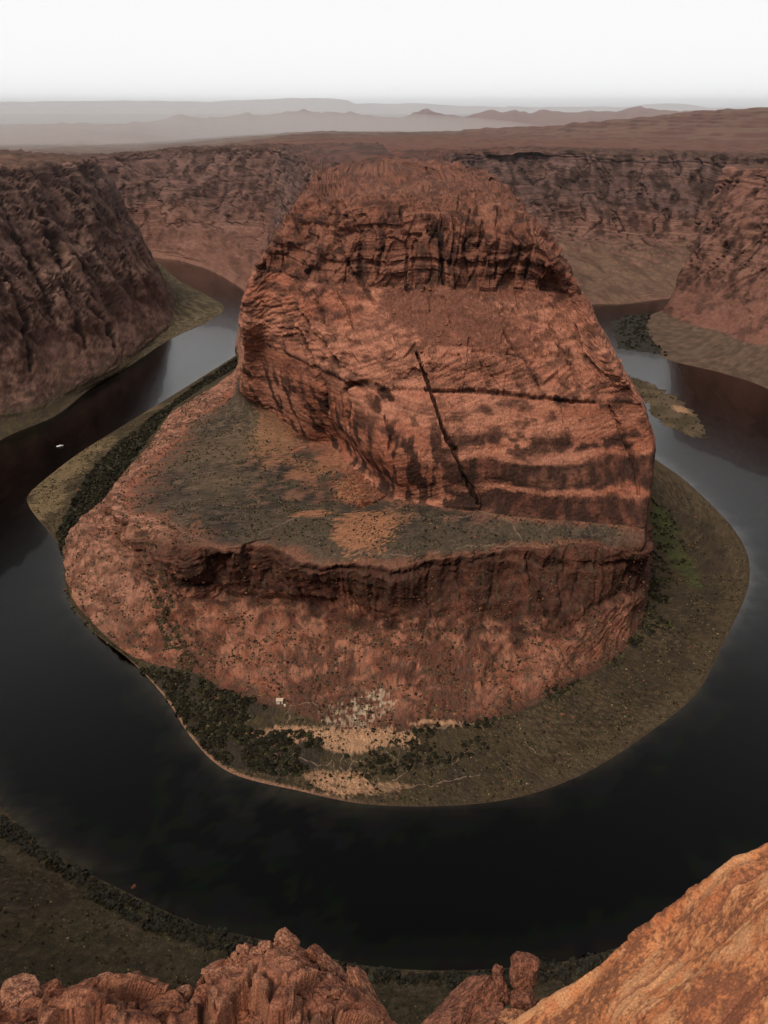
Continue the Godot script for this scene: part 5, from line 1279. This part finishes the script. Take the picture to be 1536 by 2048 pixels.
func build_small_things() -> void:
	# motor boat on the left arm of the river
	var boat := Node3D.new()
	boat.name = "motorboat"
	add_child(boat)
	boat.position = Vector3(-323.7, 0.0, -715.0)
	boat.rotation.y = 0.5
	tag(boat, "tiny white motorboat on the dark left arm of the river", "boat")
	var white := plain(Color(0.8, 0.8, 0.79), 0.4)
	var st := SurfaceTool.new()
	st.begin(Mesh.PRIMITIVE_TRIANGLES)
	var prof := [[-3.2, 1.1, 0.75], [-1.0, 1.25, 0.8], [1.2, 1.05, 0.9], [2.6, 0.5, 1.05], [3.4, 0.03, 1.15]]
	for k in prof.size() - 1:
		var a: Array = prof[k]
		var b: Array = prof[k + 1]
		for s in [-1.0, 1.0]:
			var q := [Vector3(a[0], a[2], a[1] * s), Vector3(b[0], b[2], b[1] * s), Vector3(b[0], -0.25, b[1] * s * 0.45), Vector3(a[0], -0.25, a[1] * s * 0.45)]
			for e in ([0, 1, 2, 0, 2, 3] if s > 0.0 else [0, 2, 1, 0, 3, 2]): st.add_vertex(q[e])
		var dk := [Vector3(a[0], a[2] - 0.12, a[1]), Vector3(a[0], a[2] - 0.12, -a[1]), Vector3(b[0], b[2] - 0.12, -b[1]), Vector3(b[0], b[2] - 0.12, b[1])]
		for e in [0, 1, 2, 0, 2, 3]: st.add_vertex(dk[e])
	st.generate_normals()
	put("hull", st.commit(), white, boat)
	box("cabin", Vector3(1.5, 0.75, 1.5), Vector3(0.2, 1.1, 0), white, boat)
	box("windscreen", Vector3(0.12, 0.4, 1.3), Vector3(1.02, 1.2, 0), plain(Color(0.03, 0.03, 0.035), 0.2), boat)
	box("outboard_motor", Vector3(0.5, 0.8, 0.45), Vector3(-3.4, 0.6, 0), plain(Color(0.03, 0.03, 0.03)), boat)
	# pale hut at the edge of the thicket
	var hut := Node3D.new()
	hut.name = "shelter_hut"
	add_child(hut)
	var hy := height_at(-57.8, -331.4)
	hut.position = Vector3(-57.8, hy, -331.4)
	tag(hut, "small pale hut at the edge of the thicket under the red slope", "hut")
	var pale := plain(Color(0.62, 0.53, 0.42))
	box("wall", Vector3(3.6, 2.3, 2.2), Vector3(0, 1.15, 0), pale, hut)
	box("roof", Vector3(4.0, 0.16, 2.7), Vector3(0, 2.4, 0), plain(Color(0.55, 0.4, 0.3)), hut)
	box("door", Vector3(0.8, 1.8, 0.06), Vector3(0.6, 0.92, 1.12), plain(Color(0.1, 0.07, 0.05)), hut)
	var crate := box("storage_box", Vector3(1.0, 1.1, 1.0), Vector3(-54.8, height_at(-54.8, -329.0) + 0.5, -329.0), pale, self)
	tag(crate, "small pale box standing beside the hut", "box")

	# boulders seen against the bench and in the water
	var bm := rock_material("boulder_sandstone", 14.0, 40.0, rock_albedo, rock_bump)
	var bl := [
		[Vector3(-13, 0, -449.5), Vector3(8.5, 5.0, 6.0), 0.3, "large smooth red boulder on the bench below the cliff alcove"],
		[Vector3(-2, 0, -455.0), Vector3(4.0, 3.0, 3.5), 1.3, "red boulder leaning on the cliff foot beside the largest bench boulder"],
		[Vector3(-108.8, -0.4, -222.4), Vector3(1.4, 1.3, 1.1), 0.9, "small pale pink boulder standing in dark water by the near bank"],
	]
	for k in bl.size():
		var p: Vector3 = bl[k][0]
		if p.z < -300.0: p.y = height_at(p.x, p.z)
		var o := put("boulder", boulder(28, 50 + k, 0), bm)
		o.position = p
		o.scale = bl[k][1]
		o.rotation.y = bl[k][2]
		tag(o, bl[k][3], "boulder")
	# broken rock under the alcove and on the ledge
	rng.seed = 77
	var bits := []
	for q in 260:
		var p := Vector2(-16 + rng.randfn(0, 7.0), -478 + rng.randfn(0, 12.0))
		bits.append([Vector3(p.x, maxf(height_at(p.x, p.y), 70.0) + rng.randf_range(-0.3, 0.4), p.y), rng.randf_range(0.5, 1.7)])
	var mm := MultiMesh.new()
	mm.transform_format = MultiMesh.TRANSFORM_3D
	mm.mesh = boulder(5, 91, 0)
	mm.instance_count = bits.size()
	for i in bits.size():
		var s: float = bits[i][1]
		mm.set_instance_transform(i, Transform3D(Basis.from_euler(Vector3(rng.randf() * TAU, rng.randf() * TAU, 0)).scaled(Vector3(s, s * 0.7, s * 0.8)), bits[i][0]))
	var fallen := []
	var slope := PackedVector2Array([Vector2(-225, -470), Vector2(-180, -405), Vector2(-100, -350), Vector2(-20, -318), Vector2(90, -335), Vector2(165, -405), Vector2(150, -408), Vector2(60, -400), Vector2(-50, -400), Vector2(-120, -425), Vector2(-160, -470)])
	for q in scatter_poly(slope, 0.16, 0.25, 0.8, -0.15): fallen.append(q)
	for q in scatter_poly(all_bench, 0.012, 0.3, 0.9, 0.0): fallen.append(q)
	fallen.append_array(ledge_blocks)
	var fm := MultiMesh.new()
	fm.transform_format = MultiMesh.TRANSFORM_3D
	fm.mesh = boulder(4, 93, 0)
	fm.instance_count = fallen.size()
	for i in fallen.size():
		var s: float = fallen[i][1] * (2.2 if rng.randf() < 0.06 else 1.0)
		fm.set_instance_transform(i, Transform3D(Basis.from_euler(Vector3(rng.randf() * TAU, rng.randf() * TAU, 0)).scaled(Vector3(s, s * 0.7, s * 0.9)), fallen[i][0]))
	var o3 := MultiMeshInstance3D.new()
	o3.name = "fallen_blocks"
	o3.multimesh = fm
	o3.material_override = bm
	add_child(o3)
	stuff(o3, "small fallen sandstone blocks strewn over the red slopes and ledges", "rubble")
	var o2 := MultiMeshInstance3D.new()
	o2.name = "rubble"
	o2.multimesh = mm
	o2.material_override = bm
	add_child(o2)
	stuff(o2, "brown rubble heap spilling below the cliff alcove", "rubble")

# ---------------------------------------------------------------- rocks
const TONES := [[Color(0.42, 0.165, 0.098), Color(0.2, 0.075, 0.047)], [Color(0.45, 0.175, 0.098), Color(0.22, 0.08, 0.048)], [Color(0.56, 0.26, 0.16), Color(0.33, 0.13, 0.082)], [Color(0.36, 0.145, 0.09), Color(0.2, 0.08, 0.052)], [Color(0.64, 0.29, 0.145), Color(0.42, 0.165, 0.085)]]

func boulder(n: int, s: int, tone: int) -> ArrayMesh:
	var g := RandomNumberGenerator.new()
	g.seed = s
	var planes := []
	var joint := Basis.from_euler(Vector3(g.randf_range(-0.25, 0.25), g.randf() * TAU, g.randf_range(-0.2, 0.2)))
	for d in [joint.x, -joint.x, joint.y, -joint.y, joint.z, -joint.z]: planes.append([d, g.randf_range(0.6, 0.78)])
	for k in 9:
		var d := Vector3(g.randfn(), g.randfn() * 0.8, g.randfn()).normalized()
		planes.append([d, g.randf_range(0.68, 0.92)])
	var off := Vector3(g.randf(), g.randf(), g.randf()) * 80.0
	var tilt := Vector3(g.randf_range(-0.5, 0.5), 1.0, g.randf_range(-0.3, 0.3)).normalized()
	var v := PackedVector3Array()
	var cc := PackedColorArray()
	var nn := PackedVector3Array()
	var idx := PackedInt32Array()
	var at := {}
	for f in 6:
		var ax := f / 2
		var sg := 1.0 if f % 2 == 0 else -1.0
		var ids := PackedInt32Array()
		for i in n + 1:
			for j in n + 1:
				var a := tan((2.0 * i / n - 1.0) * PI / 4.0)
				var b := tan((2.0 * j / n - 1.0) * PI / 4.0)
				var c := Vector3.ZERO
				c[ax] = sg
				c[(ax + 1) % 3] = a * sg
				c[(ax + 2) % 3] = b
				var d := c.normalized()
				var key := Vector3i((d * 20000.0).round())
				if not at.has(key):
					var r := 1.0
					for p in planes:
						var q := d.dot(p[0])
						if q > 0.05:
							var lim: float = p[1] / q
							r = minf(r, lim + 0.06 * maxf(0.0, r - lim))
					var big := n_big.get_noise_3dv(d * 1.1 + off)
					var mid := n_mid.get_noise_3dv(d * 2.6 + off)
					var fine := n_fine.get_noise_3dv(d * 7.0 + off)
					var bed := d.dot(tilt) * r * 4.2 + big * 1.2
					var fb := bed - floorf(bed)
					var grv := smoothstep(0.0, 0.12, fb) * (1.0 - smoothstep(0.9, 1.0, fb))
					r += big * 0.08 + mid * 0.035 + fine * 0.022 + (grv - 1.0) * 0.05 + (hash1(floorf(bed) + s) - 0.5) * 0.11
					at[key] = v.size()
					v.append(d * r)
					nn.append(Vector3.ZERO)
					var col: Color = TONES[tone][0].lerp(TONES[tone][1], clampf(0.35 + mid * 1.8 + big * 0.8 + fine * 1.1 + (0.7 - grv * 0.7), 0.0, 1.0))
					var spot := n_fine.get_noise_3dv(d * 13.0 + off * 2.0)
					col = col.lerp(Color(0.1, 0.055, 0.042), smoothstep(0.1, 0.3, spot + mid * 0.6) * 0.7)
					cc.append(col)
				ids.append(at[key])
		for i in n:
			for j in n:
				var p := i * (n + 1) + j
				var q := p + n + 1
				for t in [[ids[p], ids[p + 1], ids[q]], [ids[p + 1], ids[q + 1], ids[q]]]:
					var no := (v[t[2]] - v[t[0]]).cross(v[t[1]] - v[t[0]])
					if no.dot(v[t[0]]) < 0.0:
						idx.append_array(PackedInt32Array([t[0], t[2], t[1]]))
						no = -no
					else:
						idx.append_array(PackedInt32Array([t[0], t[1], t[2]]))
					for e in t: nn[e] += no
	for k in nn.size(): nn[k] = nn[k].normalized()
	return array_mesh(v, nn, cc, idx)

func build_near_rocks() -> void:
	var mat := rock_material("rim_sandstone", 2.6, 2.6, grain_texture(0.03, 0.62, 1.0, 51), grain_texture(0.02, 0.0, 1.0, 52))
	var labels := {
		1: "broad red brown outcrop mass left of the river gap", 2: "low lichen stained outcrop left of the tall rim outcrop", 3: "rounded boulder perched topmost on the left rim outcrop", 4: "sloping pinkish slab just right of the topmost rim boulder",
		5: "small knobbly rock beside the topmost rim boulder", 6: "square edged rock at the left end of the outcrop crest", 7: "pale rounded shoulder on the left flank of the tall outcrop", 8: "smooth pink slab on the right flank of the tall outcrop",
		9: "steep rounded rib at the right end of the tall outcrop", 10: "brown cracked rock in the middle of the tall outcrop", 11: "dark ribbed rock at the bottom of the tall outcrop", 12: "smooth round pinkish boulder between the two left outcrops",
		13: "long layered rock with overhanging lip on the low left rim", 14: "pale cap rock on top of the low left rim", 15: "pinkish rock mass in the bottom left corner of the rim", 16: "little knob on the rock in the bottom left corner",
		17: "crumbly red ledge along the bottom left of the picture", 18: "low red ledge below the round pinkish boulder", 19: "red ledge in the lowest left corner", 20: "dark scrubby rock at the bottom between the left outcrops",
		21: "balanced brown boulder standing highest in the middle rim gap", 22: "squat boulder directly under the balanced brown boulder", 23: "small block wedged beside the orange slab", 24: "pointed flake leaning on the balanced brown boulder",
		25: "smooth sloping brown slab left of the balanced boulder", 26: "ribbed brown rock at the bottom centre", 27: "bright orange rock tip at the bottom centre edge", 28: "narrow block between the square edged rock and the knobbly rock", 29: "brown hump behind the sloping pinkish slab on the outcrop crest", 30: "upper smooth pink fin on the right flank of the tall outcrop", 31: "middle pinkish fin running down the tall outcrop", 32: "brown crumbly shoulder below the square edged rock", 33: "reddish block right of the smooth round pinkish boulder", 34: "small red rock between the corner mass and the pale cap rock", 35: "flat red ledge under the overhanging lip on the low left rim", 36: "small round knob on top of the smooth sloping brown slab", 37: "low brown slab at the bottom edge left of the ribbed brown rock"}
	for r in near_rocks:
		var o := put("sandstone_outcrop" if int(r[8]) >= 40 else "sandstone_boulder", boulder(int(r[8]), int(r[9]), int(r[10])), mat)
		o.position = Vector3(r[0], r[1], r[2])
		o.basis = Basis(Vector3.RIGHT, -0.48) * Basis(Vector3.BACK, r[7]) * Basis.from_scale(Vector3(r[3], r[4], r[5])) * Basis(Vector3.UP, r[6])
		tag(o, labels[int(r[9])], "outcrop" if int(r[8]) >= 40 else "boulder")
	build_rim_ledge(mat)
	build_slab()

func build_rim_ledge(mat: Material) -> void:
	var L := Loft.new()
	L.nu = 420
	L.nv = 190
	var n := ledge_edge.size()
	var e := PackedVector3Array()
	for i in L.nu:
		var u := float(i) / (L.nu - 1) * (n - 1)
		var k := mini(int(u), n - 2)
		var a := spline(ledge_edge[maxi(k - 1, 0)], ledge_edge[k], ledge_edge[k + 1], ledge_edge[mini(k + 2, n - 1)], u - k)
		var b := ledge_inner[k].lerp(ledge_inner[k + 1], u - k)
		for j in L.nv:
			var w := float(j) / (L.nv - 1)
			if w < 0.22:
				var q := (0.22 - w) / 0.22
				L.pos.append(a + Vector3(0, -4.5 * q * q - 0.8 * q, -0.5 * sqrt(q)))
			else:
				var q := (w - 0.22) / 0.78
				L.pos.append(a.lerp(b, q) + Vector3(0, 0.35 * sin(PI * minf(q * 2.0, 1.0)), 0))
	grid_normals(L)
	for k in L.nor.size(): if L.nor[k].y < 0.0: L.nor[k] = -L.nor[k]
	var base := L.pos.duplicate()
	L.col.resize(base.size())
	for k in base.size():
		var p := base[k]
		var w := n_warp.get_noise_3dv(p * 0.25)
		var dip := p.y * 0.8 + p.x * 0.55 + p.z * 0.15 + w * 0.5
		var q := Vector3(p.x * 0.9 - p.y * 0.5, dip * 1.6, p.z * 0.9)
		var blk := n_cell.get_noise_3dv(q * 0.7)
		var blk2 := n_cell.get_noise_3dv(q * 2.6 + Vector3(7, 0, 0))
		var gap := 1.0 - smoothstep(0.0, 0.14, n_edge.get_noise_3dv(q * 0.7) + 1.0)
		var gap2 := 1.0 - smoothstep(0.0, 0.12, n_edge.get_noise_3dv(q * 2.6 + Vector3(7, 0, 0)) + 1.0)
		var fine := n_fine.get_noise_3dv(p * 2.4)
		var mid := n_mid.get_noise_3dv(p * 0.8)
		L.pos[k] = p + L.nor[k] * (blk * 0.4 + blk2 * 0.07 - gap * 0.18 - gap2 * 0.03 + fine * 0.035 + mid * 0.08)
		var c := Color(0.45, 0.18, 0.105).lerp(Color(0.22, 0.08, 0.05), clampf(0.3 + mid * 1.6 + fine * 0.9 - blk * 0.3, 0.0, 1.0))
		c = c.lerp(Color(0.5, 0.23, 0.14), smoothstep(0.1, 0.5, blk2 + fine * 0.5) * 0.5)
		c = c.lerp(Color(0.06, 0.04, 0.03), smoothstep(0.15, 0.4, n_fine.get_noise_3dv(p * 1.1 + Vector3(3, 8, 1)) + gap * 0.3) * 0.6)
		L.col[k] = c
	grid_normals(L)
	var flip := L.nor[200 * L.nv + 120].y < 0.0
	structure(put("rim_ledge", loft_mesh(L, 0, L.nu - 1, 0, L.nv - 1, flip), mat), "broken red rim ledge running along the bottom left of the picture", "rock ledge")

func build_slab() -> void:
	var mat := rock_material("slab_sandstone", 1.6, 0.7, grain_texture(0.03, 0.72, 1.0, 61), grain_texture(0.03, 0.0, 1.0, 62))
	var L := Loft.new()
	L.nu = 500
	L.nv = 260
	var curve := Curve3D.new()
	for k in slab_edge.size(): curve.add_point(slab_edge[k], (slab_edge[maxi(k - 1, 0)] - slab_edge[mini(k + 1, slab_edge.size() - 1)]) / 6.0, (slab_edge[mini(k + 1, slab_edge.size() - 1)] - slab_edge[maxi(k - 1, 0)]) / 6.0)
	var len := curve.get_baked_length()
	var i0 := Vector3(2.2, 289.6, -4.3)
	var i1 := Vector3(3.86, 292.3, -3.2)
	var i2 := Vector3(6.2, 293.9, -4.1)
	var i3 := Vector3(11.5, 296.6, -1.2)
	for i in L.nu:
		var u := float(i) / (L.nu - 1)
		var e := curve.sample_baked(u * len)
		var q := i0.lerp(i1, u / 0.27) if u < 0.27 else (i1.lerp(i2, (u - 0.27) / 0.27) if u < 0.54 else i2.lerp(i3, (u - 0.54) / 0.46))
		var out := Vector3(-0.55, 0, -0.83)
		for j in L.nv:
			var w := float(j) / (L.nv - 1)
			var p: Vector3
			if w < 0.2:
				var a := (0.2 - w) / 0.2
				p = e + Vector3(0, -3.0 * a * a - 0.4 * a, 0) + out * (0.35 * sqrt(a))
			else: p = e.lerp(q, (w - 0.2) / 0.8)
			L.pos.append(p)
	grid_normals(L)
	for k in L.nor.size(): if L.nor[k].y < 0.0: L.nor[k] = -L.nor[k]
	var base := L.pos.duplicate()
	var along := (slab_edge[7] - slab_edge[1]).normalized()
	var face := (i1 - slab_edge[4]).cross(along).normalized()
	var across := along.cross(face).normalized()
	L.col.resize(L.pos.size())
	var t0 := base[135 * L.nv + 60].dot(across) * 0.94 + base[135 * L.nv + 60].dot(along) * 0.22
	for k in L.pos.size():
		var p := base[k]
		var a := p.dot(along)
		var b := p.dot(across)
		var t := b * 0.94 + a * 0.22 + 0.07 * n_warp.get_noise_2d(a * 0.3, b * 0.3)
		var lam := n_mid.get_noise_2d(t * 2.2, a * 0.1)
		var lam2 := n_mid.get_noise_2d(t * 7.0, a * 0.5 + 5.0)
		var lump := n_big.get_noise_3dv(p * 0.5)
		var fine := n_fine.get_noise_3dv(p * 3.0)
		var q := Vector2(a, t)
		var pit := n_pit.get_noise_3dv(p * 9.0) + 1.0
		var pit2 := n_fine.get_noise_3dv(p * 16.0)
		var zone := n_mid.get_noise_2d(q.x * 0.5 + 3.0, q.y * 0.9)
		var pitted := clampf(smoothstep(0.5, 0.26, pit - zone * 0.5 - pit2 * 0.4) + smoothstep(0.15, 0.3, pit2 + zone * 0.5) * 0.6, 0.0, 1.0)
		var line := 0.0
		for at in [0.35, 0.85, 1.02, 1.9, 2.6]:
			var dd: float = absf(t - t0 - at - 0.06 * n_mid.get_noise_2d(a * 0.9, at * 9.0))
			line = maxf(line, 1.0 - smoothstep(0.012, 0.05, dd))
		L.pos[k] = p + L.nor[k] * (lump * 0.13 + lam * 0.03 + fine * 0.02 - pitted * 0.008 + (n_cell.get_noise_3dv(Vector3(a * 0.5, t * 2.2, 3.0))) * 0.03 - line * 0.035)
		var c := Color(0.64, 0.255, 0.112).lerp(Color(0.53, 0.185, 0.08), clampf(0.45 + lam * 1.2 + lump, 0.0, 1.0))
		c = c.lerp(Color(0.7, 0.36, 0.18), clampf(zone * -1.2 + fine * 1.2, 0.0, 0.75))
		c = c.lerp(Color(0.22, 0.09, 0.052), pitted * 0.85)
		c = c.lerp(Color(0.24, 0.095, 0.06), line * 0.75)
		c = c.lerp(Color(0.36, 0.125, 0.07), smoothstep(0.45, 0.8, float(k % L.nv) / L.nv + zone * 0.3 - 0.1) * 0.6)
		L.col[k] = c
	grid_normals(L)
	var flip := L.nor[150 * L.nv + 150].y < 0.0
	tag(put("rim_slab", loft_mesh(L, 0, L.nu - 1, 0, L.nv - 1, flip), mat), "bright orange pitted sandstone slab filling the bottom right corner", "rock slab")
